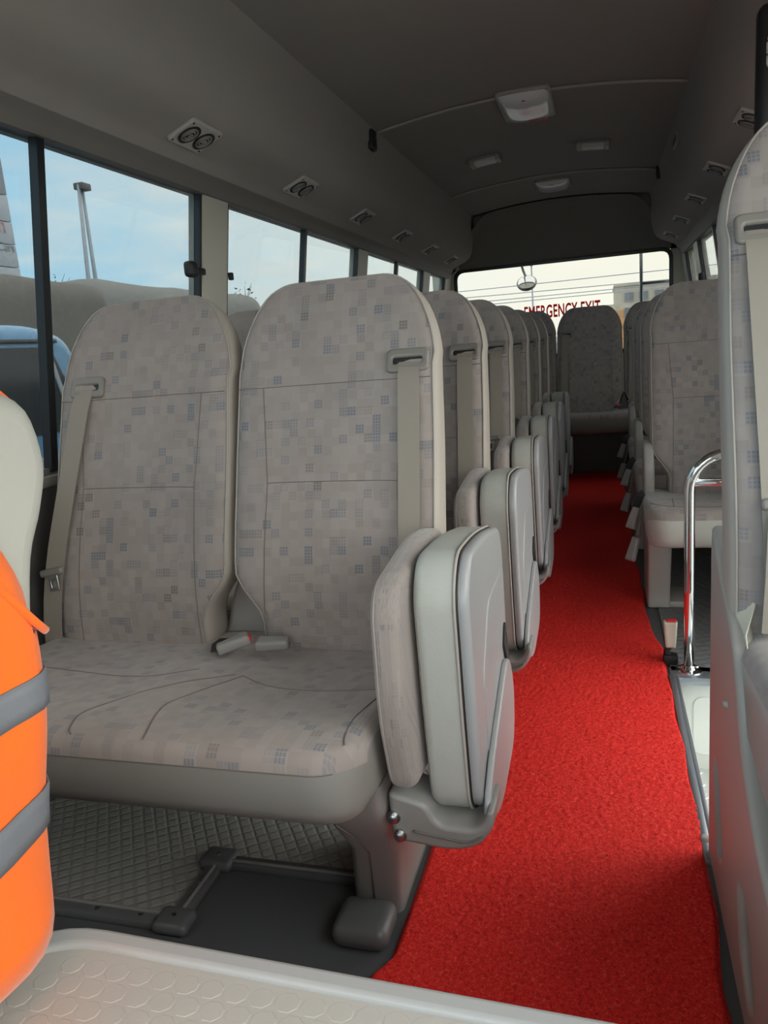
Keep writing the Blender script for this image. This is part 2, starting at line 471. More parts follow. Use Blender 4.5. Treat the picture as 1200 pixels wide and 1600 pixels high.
# blue-grey nosing strip along the carpet edge
struct(link('trim_2', join(rbox(.160, .176, 1.30, 2.10, -.002, .012, .003), rbox(.176, .186, 1.36, 2.10, -.03, .008, .002)), 'alu'))

# walls: lower panels + pillars (each side)
PILL = [(-.75, -.60), (.64, .79), (2.19, 2.35), (3.75, 3.90), (5.20, 5.39), (5.94, 6.20)]
def band_prism(y0, y1, z0, z1, side, th=.05, inset=0.0):
    s = side
    a0, a1 = wallx(z0, s)+(-s)*inset, wallx(z1, s)+(-s)*inset
    V = []
    for y in (y0, y1):
        V += [(a0, y, z0), (a0+s*th, y, z0), (a1+s*th, y, z1), (a1, y, z1)]
    F = [(0, 1, 2, 3), (7, 6, 5, 4), (0, 4, 5, 1), (1, 5, 6, 2), (2, 6, 7, 3), (3, 7, 4, 0)]
    me = mesh_from(V, F, False); bm = bmesh.new(); bm.from_mesh(me)
    bmesh.ops.recalc_face_normals(bm, faces=bm.faces); bm.to_mesh(me); bm.free(); return me
DOOR = (1.34, 2.13)
wl = struct(link('wall_left', rbox(XL-.05, XL, YF, YR, -.08, SILL-.01, 0), 'wall'))
wr = struct(link('wall_right', join(rbox(XR, XR+.05, YF, DOOR[0], -.08, SILL-.01, 0), rbox(XR, XR+.05, DOOR[1], YR, -.08, SILL-.01, 0)), 'wall'))
RP = [p for p in PILL if p[0] != .64] + [(1.16, 1.34)]
for side, wall, P in ((-1, wl, PILL), (1, wr, RP)):
    for y0, y1 in P:
        link('pillar', band_prism(y0, y1, SILL-.01, WTOP+.03, side), 'cream', wall)
    # ledge moulding below the glass
    x = XL if side < 0 else XR
    seglist = [(YF, YR)] if side < 0 else [(YF, DOOR[0]), (DOOR[1], YR)]
    for y0, y1 in seglist:
        link('sill_ledge', rbox(min(x, x-side*.028)-.0, max(x, x-side*.028), y0, y1, SILL-.028, SILL-.004, .005), 'trimd', wall)
    # roof side outside the duct
    link('cant_rail', band_prism(YF, YR, WTOP, WTOP+.06, side, .06), 'trimd', wall)

# windows
def window(idx, side, y0, y1, div=None, latch=True, mat_='glass'):
    root = struct(link(f'window_{idx}', band_prism(y0, y1, SILL-.008, WTOP, side, .004, -.020), mat_))
    fr = .014
    def fbar(a, b, z0, z1, m='bar', dep=.020): return link('frame', band_prism(a, b, z0, z1, side, dep, -.004), m, root)
    fbar(y0, y0+fr, SILL, WTOP); fbar(y1-fr, y1, SILL, WTOP)
    fbar(y0, y1, SILL-.008, SILL+.010, 'trimd'); fbar(y0, y1, WTOP-.012, WTOP, 'bar')
    if div:
        link('divider', band_prism(div-.0115, div+.0115, SILL, WTOP-.005, side, .022, .002), 'bar', root)
    if latch:
        z = 1.24; x = wallx(z, side)
        s = -side
        lt = join(rbox(min(x, x+s*.018), max(x, x+s*.018), y1-.075, y1-.012, z-.010, z+.010, .004),
                  rbox(min(x, x+s*.032), max(x, x+s*.032), y1-.120, y1-.078, z-.022, z+.024, .011, 3),
                  rbox(min(x, x+s*.014), max(x, x+s*.014), y0+.004, y0+.022, z-.012, z+.012, .003))
        link('latch', lt, 'black', root)
    return root
WY = [(.79, 2.19, 1.485), (2.35, 3.75, 3.03), (3.90, 5.20, 4.50), (5.39, 5.94, None)]
n = 1
for y0, y1, dv in WY:
    window(n, -1, y0, y1, dv, dv is not None); n += 1
window(n, -1, -.60, .64, None, False, 'glassc'); n += 1
for y0, y1, dv in WY[1:]:
    window(n, 1, y0, y1, dv, dv is not None); n += 1
window(n, 1, -.60, 1.16, None, False, 'glassc'); n += 1
# folding door (mostly glass), closed, behind the crew seat
door = struct(link('door_1', join(rbox(XR, XR+.035, DOOR[0]+.005, DOOR[0]+.05, -.30, 1.45, .004), rbox(XR, XR+.035, DOOR[1]-.05, DOOR[1]-.005, -.30, 1.45, .004),
     rbox(XR, XR+.035, DOOR[0]+.05, DOOR[1]-.05, -.30, -.20, .004), rbox(XR, XR+.035, DOOR[0]+.05, DOOR[1]-.05, 1.40, 1.45, .004)), 'bar'))
link('door_glass', rbox(XR+.015, XR+.019, DOOR[0]+.05, DOOR[1]-.05, -.20, 1.40, 0), 'glassc', door)

# headliner: side ducts swept along the bus, and the crowned ceiling
DUCT = [(-1.150, 1.462), (-1.130, 1.462), (-1.124, 1.484), (-1.116, 1.500), (-1.104, 1.510), (-1.092, 1.530), (-1.066, 1.547), (-1.030, 1.561), (-.992, 1.577), (-.962, 1.600), (-.942, 1.640), (-.930, 1.710), (-.925, 1.800), (-.922, 1.860), (-.915, 1.886)]
def mirror_x(x, side): return x if side < 0 else 2*X0-x
def duct(side):
    ys = [YF+.05+i*(6.02-YF-.05)/30 for i in range(31)]
    V = []; F = []; fm = []
    n = len(DUCT)
    for y in ys:
        for (x, z) in DUCT: V.append((mirror_x(x, side), y, z))
    for i in range(len(ys)-1):
        for k in range(n-1):
            f = (i*n+k, i*n+k+1, (i+1)*n+k+1, (i+1)*n+k)
            F.append(f if side < 0 else f[::-1]); fm.append(1 if k < 4 else 0)
    return autosmooth(mesh_from(V, F, True, fm), 30)
cl = struct(link('ceiling', mesh_from([(0, 0, 0)], []), 'ceil'))
def ceil_z(x): 
    t = (x-X0)/.628
    return 1.884+.055*(1-t*t)
V = []; F = []
NX = 24; ys = [YF+.05, 0, 1.5, 3.41, 4.2, 5.05, 5.95]
for y in ys:
    for i in range(NX+1):
        x = X0-.632+1.264*i/NX; V.append((x, y, ceil_z(x)))
for j in range(len(ys)-1):
    for i in range(NX):
        a = j*(NX+1)+i; F.append((a+NX+1, a+NX+2, a+1, a))
cl.data.clear_geometry(); cl.data.from_pydata(V, [], F); cl.data.polygons.foreach_set('use_smooth', [True]*len(F))
link('side_duct', duct(-1), ['head', 'trimd'], cl); link('side_duct', duct(1), ['head', 'trimd'], cl)
# outer roof skin so no light leaks in
struct(link('roof', join(rbox(XL-.06, XR+.06, YF-.05, YR+.12, 2.02, 2.06, 0), rbox(-1.23, -1.19, YF, YR+.06, 1.48, 2.04, 0), rbox(.61, .65, YF, YR+.06, 1.48, 2.04, 0)), 'cream'))
# rear header: curves from the ceiling down to the top of the rear window
RWT = 1.523
V = []; F = []; NXX = 28; NS = 10
for j in range(NS+1):
    t = j/NS
    for i in range(NXX+1):
        u = -1+2*i/NXX
        x = X0+.79*u*(.80+.20*sstep(t*1.3))
        top = ceil_z(X0+.62*u)-.012 - .34*max(0, abs(u)-.80)**1.5*3.0
        z = top+(RWT-top)*(t**1.15)
        y = 5.93+.27*math.sin(t*PI/2)
        V.append((x, y, z))
for j in range(NS):
    for i in range(NXX):
        a = j*(NXX+1)+i; F.append((a+NXX+1, a+NXX+2, a+1, a))
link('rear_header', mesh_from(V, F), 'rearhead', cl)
# rear wall with window opening
RX0, RX1 = -1.11, .495
wb = struct(link('wall_rear', join(rbox(XL, XR, YR, YR+.05, -.08, .82, 0), rbox(XL-.05, RX0, YR, YR+.05, .82, 1.6, 0), rbox(RX1, XR+.05, YR, YR+.05, .82, 1.6, 0), rbox(XL, XR, YR, YR+.05, RWT, 2.02, 0)), 'cream'))
rw = struct(link('window_20', slab([rpoly(rect(RX0, RX1, .82, RWT), .06)], .004, .001, XZ(YR+.02)), 'glassr'))
link('frame', slab([rpoly(rect(RX0-.015, RX1+.015, .80, RWT+.012), .07), rpoly(rect(RX0+.012, RX1-.012, .83, RWT-.012), .06)], .02, .004, XZ(YR-.004)), 'bar', rw)
tx = bpy.data.curves.new('t', 'FONT'); tx.body = 'EMERGENCY EXIT'; tx.size = .1; tx.extrude = .0005; tx.offset = .0025; tx.space_character = 1.08
to = bpy.data.objects.new('t', tx); col.objects.link(to)
tm = bpy.data.meshes.new_from_object(to.evaluated_get(bpy.context.evaluated_depsgraph_get())); bpy.data.objects.remove(to)
tm.materials.clear()
xs = [v.co.x for v in tm.vertices]; zs = [v.co.y for v in tm.vertices]
x0, x1, z0, z1 = min(xs), max(xs), min(zs), max(zs)
for v in tm.vertices:
    v.co = Vector((-.585+(v.co.x-x0)/(x1-x0)*.575, YR+.012+v.co.z, 1.108+(v.co.y-z0)/(z1-z0)*.10))
link('exit_lettering', tm, 'film', rw)
# front: low dash wall and header; windscreen between
wf = struct(link('wall_front', join(rbox(XL-.05, XR+.05, YF-.05, YF, -.08, .72, 0), rbox(XL-.05, XR+.05, YF-.05, YF, 1.72, 2.06, 0)), 'wall'))
struct(link('window_21', rbox(XL, XR, YF-.03, YF-.026, .72, 1.72, 0), 'glassc'))

# metal rail on the floor around the covering
rl = struct(link('trim_3', join(rbox(-1.24, -.745, .968, .998, 0, .016, .004), rbox(-.757, -.727, .968, 1.165, 0, .016, .004), rbox(-.745, -.40, 1.138, 1.165, 0, .016, .004)), 'plastic_d'))
link('rail_lip', join(rbox(-1.24, -.745, .990, .996, .014, .020, .002), rbox(-.742, -.736, .985, 1.150, .014, .020, .002), rbox(-.742, -.40, 1.144, 1.150, .014, .020, .002)), 'plastic', rl)
for (cx, cy) in ((-.742, .985), (-.742, 1.152)):
    link('corner_piece', rbox(cx-.034, cx+.034, cy-.027, cy+.027, 0, .024, .011, 3), 'plastic_d', rl)
for (sx_, sy_) in ((-.742, .985), (-.742, 1.152), (-.81, .983), (-.90, .983), (-.742, 1.075), (-.56, 1.152), (-.46, 1.152)):
    s_ = lathe([(.0045, 0), (.0045, .002), (.002, .003)], 10); s_.transform(Matrix.Translation((sx_, sy_, .0165 if abs(sx_+.742) > .01 or abs(sy_-1.075) < .02 else .0235)))
    link('screw', s_, 'steel', rl)
# patches of the quilted covering in front of the rail corner
link('quilted_covering', rbox(-1.245, -.745, .985, 1.145, 0, .005, 0), 'quilt', floor)

# ================================================================== SEATS
YB = [(.30, 1.340), (.40, 1.330), (.50, 1.338), (.60, 1.362), (.72, 1.402), (.84, 1.440), (.92, 1.464), (1.0, 1.490), (1.06, 1.515), (1.115, 1.548)]
def ybase(z): return (interp(YB, z-.03)+interp(YB, z)+interp(YB, z+.03))/3
HW = .218
def halfw(z, cutside):
    if z > .93:
        s = min(1, (z-.93)/.183); return .098+(HW-.098)*math.sqrt(max(0, 1-s*s))
    w_ = HW-.010*sstep((z-.75)/.2)*.3
    if cutside: w_ -= .058*sstep((.545-z)/.11)
    return w_
def yfront(x, z):
    y = ybase(z)
    a = abs(x)/HW
    y += .010*(1-sstep((a-.35)/.4))-.002          # padded bolsters either side of a flatter middle
    if z > .93: y += .010*sstep((a-.2)/.5)
    return y
def thick(z): return interp([(.3, .12), (.6, .115), (.93, .095), (1.05, .075), (1.113, .03)], z)
def backrest_mesh(cut, zb=.335, nudge=0):
    """cut: -1 cut away low on the left, +1 on the right. Returns mesh, piping points"""
    zs = [zb+(.93-zb)*i/24 for i in range(25)]+[.93+.183*math.sin(PI/2*i/14) for i in range(1, 15)]
    rings = []; fab = []; pL = []; pR = []; UV = []
    for iz, z in enumerate(zs):
        wl_ = halfw(z, cut < 0); wr_ = halfw(z, cut > 0); th = thick(z)
        k = math.cos(min(1, max(0, (z-1.02)/.093))*PI/2) if z > 1.02 else 1
        rc = .030*max(.35, k)
        ring = []; fl_ = []
        x0_, x1_ = -wl_+rc, wr_-rc
        for i in range(17):
            x = x0_+(x1_-x0_)*i/16; ring.append((x, yfront(x, z))); fl_.append(1)
        yc = yfront(x1_, z)
        for j in (1, 2, 3, 4):
            a = PI/2*j/4; ring.append((x1_+rc*math.sin(a), yc+rc*(1-math.cos(a)))); fl_.append(1 if j <= 2 else 0)
        yb_ = max(ybase(z)+th, yc+rc*1.4); rb = min(.028, (yb_-yc-rc)*.9)
        for j in (0, 1, 2, 3):
            a = PI/2*j/3; ring.append((wr_-rb+rb*math.cos(a), yb_-rb+rb*math.sin(a))); fl_.append(0)
        for i in range(1, 6):
            x = (wr_-rb)+(-wl_+rb-(wr_-rb))*i/6; ring.append((x, yb_)); fl_.append(0)
        for j in (0, 1, 2, 3):
            a = PI/2*j/3; ring.append((-wl_+rb-rb*math.sin(a), yb_-rb+rb*math.cos(a))); fl_.append(0)
        yc2 = yfront(x0_, z)
        for j in (4, 3, 2, 1):
            a = PI/2*j/4; ring.append((x0_-rc*math.sin(a), yc2+rc*(1-math.cos(a)))); fl_.append(1 if j <= 2 else 0)
        n = len(ring)
        rings.append([Vector((x, y, z)) for x, y in ring])
        pR.append(rings[-1][18]+Vector((.0012, -.0012, 0))); pL.append(rings[-1][n-2]+Vector((-.0012, -.0012, 0)))
        UV += [(x, z) for x, y in ring]
        fab = fl_
    n = len(rings[0])
    def fm(i, k): return 0 if (fab[k] and fab[(k+1) % n]) else 1
    V, F, FM = loft(rings, True, fm)
    FM[-1] = 0
    off = random.random()
    UV = [(u+off+.5, v+off*1.7) for u, v in UV]
    return mesh_from(V, F, True, FM, UV), pL+pR[::-1]
def seam_pts(p, off=.0004):
    return [Vector((x, yfront(x, z)-off, z)) for x, z in p]
def dense(a, b, n=14): return [(a[0]+(b[0]-a[0])*i/n, a[1]+(b[1]-a[1])*i/n) for i in range(n+1)]
def add_backrest(parent, cx, dy, dz, cut, base, zb=.335):
    """base: world position of the parent root"""
    T = Matrix.Translation(Vector((cx, dy, dz))-Vector(base))
    me, pp = backrest_mesh(cut, zb); me.transform(T)
    b = link('backrest', me, ['fabric', 'vinyl_beige'], parent)
    t = tube(pp, .0020, 6, cap=True); t.transform(T); link('piping', t, 'pipe', b)
    sm = []
    for a, c in (((-.205, .905), (.205, .905)), ((-.150, .905), (-.138, .715)), ((-.138, .715), (-.148, max(zb, .36)+.01)), ((.150, .905), (.138, .715)), ((.138, .715), (.148, max(zb, .36)+.01)), ((-.138, .715), (.138, .712))):
        s = tube(seam_pts(dense(a, c)), .0009, 5); s.transform(T); sm.append(s)
    link('seam', join(*sm), 'seam', b)
    return b
def add_belt(parent, b, cx, dy, dz, gx, gz, xb, zb, base, w=.044, tongue_z=.47):
    """belt guide on the backrest b, strap down its front; coordinates relative to the seat centre"""
    T = Matrix.Translation(Vector((cx, dy, dz))-Vector(base))
    y0 = yfront(gx, gz); sl = Vector((0, yfront(gx, gz+.03)-yfront(gx, gz-.03), .06))
    fm_ = frame_mtx((gx, y0-.004, gz), (1, 0, 0), sl)
    sgn = 1 if gx > 0 else -1
    s = slab([rpoly(rect(-.043, .043, -.025, .025), .013), rpoly(rect(-.030, .030, -.008, .006), .005)], .014, .005, fm_)
    s.transform(T); gd = link('belt_guide', s, 'guide', b)
    s = slab([rpoly(rect(-.036, .036, -.012, .010), .004)], .003, .001, fm_); s.transform(T); link('belt_slot', s, 'black', b)
    pts = [Vector((gx+.004*sgn, y0-.001, gz-.001)), Vector((gx+.004*sgn, y0-.013, gz-.005))]
    N = 14
    for i in range(1, N+1):
        t = i/N; z = gz-.005+(zb-gz)*t; x = gx+.004*sgn+(xb-gx-.004*sgn)*t
        pts.append(Vector((x, yfront(max(-.2, min(.2, x)), z)-.008-.004*math.sin(t*PI), z)))
    r = ribbon(pts, w); r.transform(T); st = link('belt_strap', r, 'belt', parent)
    t = (gz-tongue_z)/(gz-zb); tx_ = gx+(xb-gx)*t; ty = yfront(max(-.2, min(.2, tx_)), tongue_z)-.020
    dirx = Vector((-(xb-gx)*.0+1, 0, .10*(-sgn)))
    f2 = frame_mtx((tx_, ty, tongue_z), (1, 0, .18*sgn*-1 if abs(xb-gx) > .03 else .1), (0, .1, 1))
    s = slab([rpoly(rect(-.030, .030, -.008, .009), .007)], .014, .005, f2); s.transform(T); link('tongue_holder', s, 'guide', st)
    f3 = frame_mtx((tx_-.004*sgn, ty-.004, tongue_z-.023), (1, 0, -.12*sgn), (0, .1, 1))
    s = slab([rpoly(rect(-.0125, .0125, -.018, .018), .004), rpoly(rect(-.0065, .0065, -.011, .006), .002)], .0032, .001, f3); s.transform(T); link('tongue', s, 'steel', st)
    return st
def buckle(parent, pos, dirv, upv=(0, 0, 1), red=True, L=.062, body='plastic', base=(0, 0, 0)):
    """belt buckle with push button at its open end"""
    d_ = Vector(dirv).normalized(); u_ = Vector(upv); x_ = d_.cross(u_).normalized()
    mt = frame_mtx(Vector(pos)-Vector(base), d_, x_)
    s = slab([rpoly([(-L/2, -.013), (L/2, -.018), (L/2, .018), (-L/2, .013)], .006)], .021, .006, mt)
    o = link('buckle', s, body, parent)
    if red:
        s = slab([rpoly(rect(L/2-.006, L/2+.003, -.013, .013), .003)], .014, .004, mt); link('release_button', s, 'redbtn', o)
    return o
FRONT = []
def cushion_mesh(x0, x1, yf, yb, zt, zbk, thickf, cents, rcorner=.07, nx=56, endr=.03, front_mat=1):
    """padded bench cushion; cents = list of (centre x, half width) sitting places"""
    prof = []   # (ypar 0 front..1 back, z, region) closed ring
    def top(y): 
        t = (y-yf)/(yb-yf); return zt+(zbk-zt)*sstep((t-.12)/.88)
    zb_ = zt-thickf
    pts = [(yb, zbk-.09, 'b'), (yf+.30, zb_-.005, 'b'), (yf+.10, zb_-.004, 'b'), (yf+.045, zb_, 'f'), (yf+.018, zb_+.012, 'f'), (yf+.006, zb_+.035, 'f'), (yf+.001, zb_+.06, 'f'), (yf, zb_+.085, 'f'), (yf+.002, zt-.030, 't')]
    for a in (20, 40, 60, 80):
        r_ = .030; A = math.radians(a); pts.append((yf+.002+r_*(1-math.cos(A)), zt-.030+r_*math.sin(A), 't'))
    for i in range(1, 15):
        y = yf+.032+(yb-yf-.032)*i/14; pts.append((y, None, 't'))
    n = len(pts); rings = []; UV = []
    for ix in range(nx+1):
        u = ix/nx
        # cluster sections near the ends
        x = x0+(x1-x0)*(.5-.5*math.cos(PI*u))*.35+(x1-x0)*u*.65
        e = min(x-x0, x1-x)
        push = rcorner*(1-math.sqrt(max(0, 1-(1-min(1, e/rcorner))**2)))
        drop = endr*(1-math.sqrt(max(0, 1-(1-min(1, e/endr))**2)))*.8
        ring = []
        for (y, z, rg) in pts:
            yy = y
            wgt = max(0, 1-(y-yf)/.16)
            yy = y+push*wgt
            if z is None:
                z = top(y)
                for c, hw in cents:
                    a = (x-c)/hw
                    if abs(a) < 1:
                        z -= .011*(1-a*a)**1.0*sstep((y-yf-.05)/.12)
            zc = zt-thickf*.5
            zz = zc+(z-zc)*(1-min(.85, drop/(thickf*.5)))
            ring.append(Vector((x, yy, zz)))
        rings.append(ring); UV += [(p.x, p.y if r3[2] == 't' else p.z+p.y) for p, r3 in zip(ring, pts)]
    reg = [p[2] for p in pts]
    def fm(i, k): return 0 if (reg[k] == 't' and reg[(k+1) % n] == 't') else 1
    V, F, FM = loft(rings, True, fm); FM[-1] = FM[-2] = 1
    off = random.random()
    UV = [(a+off, b+off*2.3) for a, b in UV]
    me = mesh_from(V, F, True, FM, UV)
    bm = bmesh.new(); bm.from_mesh(me); bmesh.ops.recalc_face_normals(bm, faces=bm.faces); bm.to_mesh(me); bm.free()
    FRONT.append([r_[8] for r_ in rings])
    def topz(x, y):
        z = top(y)
        for c, hw in cents:
            a = (x-c)/hw
            if abs(a) < 1: z -= .011*(1-a*a)*sstep((y-yf-.05)/.12)
        return z
    return me, topz
def cushion_seams(topz, lines, base, r=.0010):
    sm = []
    for ln in lines:
        P = smooth_pts([(x, y, 0) for x, y in ln], 8)
        t = tube([Vector((p.x, p.y, topz(p.x, p.y)+.0004)) for p in P], r, 5); t.transform(Matrix.Translation(-Vector(base))); sm.append(t)
    return join(*sm)
def rrect_ring(x0, x1, y0, y1, z, r, seg=4):
    return [Vector((p.x, p.y, z)) for p in rpoly(rect(x0, x1, y0, y1), r, seg)]

PITCH_Y = .644
CXA, CXW = -.527, -.972
def make_double():
    base = (-.76, 1.15, 0)
    root = empty('double_seat', base, 'x', 'seat', 'double passenger seats along the window side')
    ba = add_backrest(root, CXA, 0, 0, -1, base)
    bw = add_backrest(root, CXW, 0, 0, 1, base)
    me, tz = cushion_mesh(-1.205, -.338, .866, 1.42, .425, .388, .128, [(CXA, .19), (CXW, .2)])
    me.transform(Matrix.Translation(-Vector(base)))
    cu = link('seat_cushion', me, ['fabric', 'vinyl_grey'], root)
    ls = [[(-.657, 1.158), (-.754, 1.061), (-.802, 1.0), (-.826, .949), (-.812, .90), (-.795, .880)], [(-.641, 1.157), (-.681, 1.056), (-.700, 1.0), (-.694, .957), (-.675, .90), (-.668, .880)],
          [(-1.19, 1.16), (-1.088, 1.158), (-.98, 1.148), (-.872, 1.128), (-.789, 1.130), (-.735, 1.165)], [(-.640, 1.155), (-.578, 1.120), (-.507, 1.107), (-.449, 1.108), (-.36, 1.112)],
          [(-.361, 1.068), (-.372, .992), (-.366, .93), (-.358, .905)]]
    link('seam', cushion_seams(tz, ls, base), 'seam', cu)
    t = tube([p+Vector((0, -.0004, 0)) for p in FRONT[-1][3:-3]], .0011, 5); t.transform(Matrix.Translation(-Vector(base))); link('seam', t, 'seam', cu)
    add_belt(root, ba, CXA, 0, 0, .158, .938, .168, .42, base, .043, .515)
    add_belt(root, bw, CXW, 0, 0, -.140, .932, -.225, .36, base, .046, .545)
    # moulded bracket and buckles between the two backs
    prof = rpoly([(-.815, .36), (-.695, .36), (-.715, .47), (-.737, .53), (-.762, .53), (-.790, .47)], .02)
    s = slab([prof], .05, .012, frame_mtx((0, 1.375, 0), (1, 0, 0), (0, .15, 1))); 
    for v in s.vertices: v.co.y = v.co.y
    s.transform(Matrix.Translation(-Vector(base))); link('buckle_bracket', s, 'plastic', root)
    buckle(root, (-.705, 1.248, .425), (.80, .45, .22), (-.25, -.1, 1), True, .066, base=base)
    buckle(root, (-.632, 1.272, .418), (-1, -.15, 0), (0, -.1, 1), False, .066, base=base)
    s = ribbon([Vector(p)-Vector(base) for p in ((-.765, 1.33, .40), (-.755, 1.28, .408), (-.735, 1.24, .412))], .03, .004); link('buckle_strap', s, 'black', root)
    # pedestal
    R = [rrect_ring(-.442, -.353, 1.085, 1.30, 0, .02), rrect_ring(-.440, -.351, 1.083, 1.29, .12, .02), rrect_ring(-.448, -.344, 1.03, 1.32, .20, .02), rrect_ring(-.452, -.342, .99, 1.34, .27, .02), rrect_ring(-.452, -.342, .985, 1.35, .305, .02)]
    V, F, _ = loft(R); me = autosmooth(mesh_from(V, F), 50); me.transform(Matrix.Translation(-Vector(base))); pd = link('pedestal', me, 'plastic', root)
    t = tube([(-.40, 1.0825, .01), (-.402, 1.0805, .12), (-.408, 1.040, .175), (-.43, 1.015, .215)], .0012, 5); t.transform(Matrix.Translation(-Vector(base))); link('panel_joint', t, 'seam', pd)
    link('seat_rail', rbox(-1.22+.76, -.36+.76, 1.0-1.15, 1.35-1.15, .283, .30, .004), 'plastic_d', root)
    link('wall_mount', rbox(-1.245+.76, -1.19+.76, 1.02-1.15, 1.32-1.15, .20, .34, .008), 'plastic', root)
    return root
def make_jump():
    base = (-.25, 1.2, 0)
    T = Matrix.Translation(-Vector(base))
    root = empty('folding_seat', base, 'x', 'seat', 'folding aisle seats stowed upright')
    ol = rpoly([(1.035, .255), (1.020, .42), (1.012, .610), (1.055, .662), (1.20, .655), (1.375, .625), (1.40, .58), (1.40, .26), (1.36, .20), (1.10, .215)], [.03, .05, .05, .05, .08, .05, .04, .06, .06, .05], 5)
    def s_(o, x0, x1, bev, seg=4):
        m = slab([o], abs(x1-x0), bev, YZ((x0+x1)/2), seg); m.transform(T); return m
    pad = link('seat_pad', s_(ol, -.276, -.203, .016), 'vinyl', root)
    inner = [((y-1.2)*.97+1.2, (z-.43)*.97+.43) for y, z in ol]
    pan = link('seat_pan', s_([((y-1.2)*.985+1.203, (z-.43)*.99+.43) for y, z in ol], -.214, -.192, .009), 'pan', root)
    p3 = [Vector((-.2125, y, z)) for y, z in ol]; t = tube(p3, .0026, 6, True); t.transform(T); link('piping', t, 'pipe', pad)
    p3 = [Vector((-.2085, (y-1.2)*.99+1.2, (z-.43)*.99+.43)) for y, z in ol]; t = tube(p3, .0020, 6, True); t.transform(T); link('seam', t, 'black', pad)
    p3 = [Vector((-.2695, (y-1.2)*.978+1.2, (z-.43)*.975+.43)) for y, z in ol]; t = tube(p3, .0014, 6, True); t.transform(T); link('seam', t, 'pipe', pad)
    # raised panel and pivot cover on the aisle face
    po = rpoly([(1.12, .20), (1.105, .44), (1.19, .54), (1.385, .545), (1.385, .22)], .02, 4)
    link('pan_cover', s_(po, -.198, -.1903, .0025), 'pan', root)
    # thin patterned back pad
    bo = rpoly([(.985, .305), (.952, .44), (.958, .60), (.985, .638), (1.18, .660), (1.315, .64), (1.322, .33), (1.22, .285)], [.03, .05, .05, .04, .06, .04, .04, .05], 5)
    m = slab([bo], .044, .016, YZ(-.304), 4)
    uvl = m.uv_layers.new(name='UVMap')
    for lp in m.loops:
        c = m.vertices[lp.vertex_index].co; uvl.data[lp.index].uv = (c.y+2.2*c.x, c.z)
    m.transform(T); bp = link('back_pad', m, 'fabric', root)
    p3 = [Vector((-.3185, (y-1.2)*.988+1.2, (z-.46)*.985+.46)) for y, z in bo]; t = tube(p3, .0016, 6, True); t.transform(T); link('seam', t, 'pipe', bp)
    # hinge arm: from the bolts on the pedestal round under the pad
    ao = rpoly([(-.338, .285), (-.275, .268), (-.262, .235), (-.205, .232), (-.188, .245), (-.182, .265), (-.172, .265), (-.172, .240), (-.195, .203), (-.240, .190), (-.335, .200)], [.01, .02, .02, .02, .01, .005, .005, .03, .03, .03, .01], 4)
    m = slab([ao], .085, .008, XZ(1.055), 3); m.transform(T); br = link('hinge_arm', m, 'plastic', root)
    co = rpoly([(1.03, .235), (1.04, .27), (1.10, .31), (1.33, .395), (1.385, .31), (1.36, .20), (1.15, .180)], [.02, .03, .04, .05, .06, .06, .06], 5)
    m = slab([co], .011, .004, YZ(-.185), 3); m.transform(T); link('hinge_cover', m, 'pan', root)
    mo = rpoly([(1.325, .405), (1.350, .445), (1.385, .35), (1.375, .32)], .005, 2)
    m = slab([mo], .004, .001, YZ(-.1875)); m.transform(T); link('cover_gap', m, 'black', root)
    for (x, z) in ((-.330, .243), (-.322, .212)):
        b_ = lathe([(.011, 0), (.011, .003), (.0075, .003), (.0075, .009), (.004, .011)], 12)
        b_.transform(frame_mtx((x, 1.012, z), (1, 0, 0), (0, 0, 1))); b_.transform(T); link('bolt', b_, 'steel', br)
    t = tube(smooth_pts([(-.30, 1.0105, .222), (-.25, 1.0105, .215), (-.215, 1.0105, .212), (-.19, 1.0105, .225)], 5), .0018, 6); t.transform(T); link('panel_joint', t, 'seam', br)
    return root
ORD = ['first', 'second', 'third', 'fourth', 'fifth', 'sixth']
dbl = make_double(); jmp = make_jump()
for k in range(6):
    o = dbl if k == 0 else copy_tree(dbl)
    o.location.y = 1.15+PITCH_Y*k
    o['label'] = 'pale patterned double seat on the left, nearest the camera' if k == 0 else f'patterned double passenger seat in the {ORD[k]} row along the left windows'
    if k >= 2:
        for st in o.children:
            if st.name.startswith('belt_strap'):
                for c in st.children: c.location = (-.018, .028, .115)
    j = jmp if k == 0 else copy_tree(jmp)
    j.location.y = 1.2+PITCH_Y*k
    j['label'] = 'folded aisle seat with grey pan, nearest the camera beside red carpet' if k == 0 else f'folded upright aisle seat beside the {ORD[k]} double seat row'
# floor cover at the foot of the first pedestal (first row only)
fc = link('foot_cover', rbox(-.452, -.354, .985, 1.076, 0, .044, .020, 4), 'plastic_d')
tag(fc, 'rounded dark grey plastic cover on floor before nearest seat pedestal', 'cover')

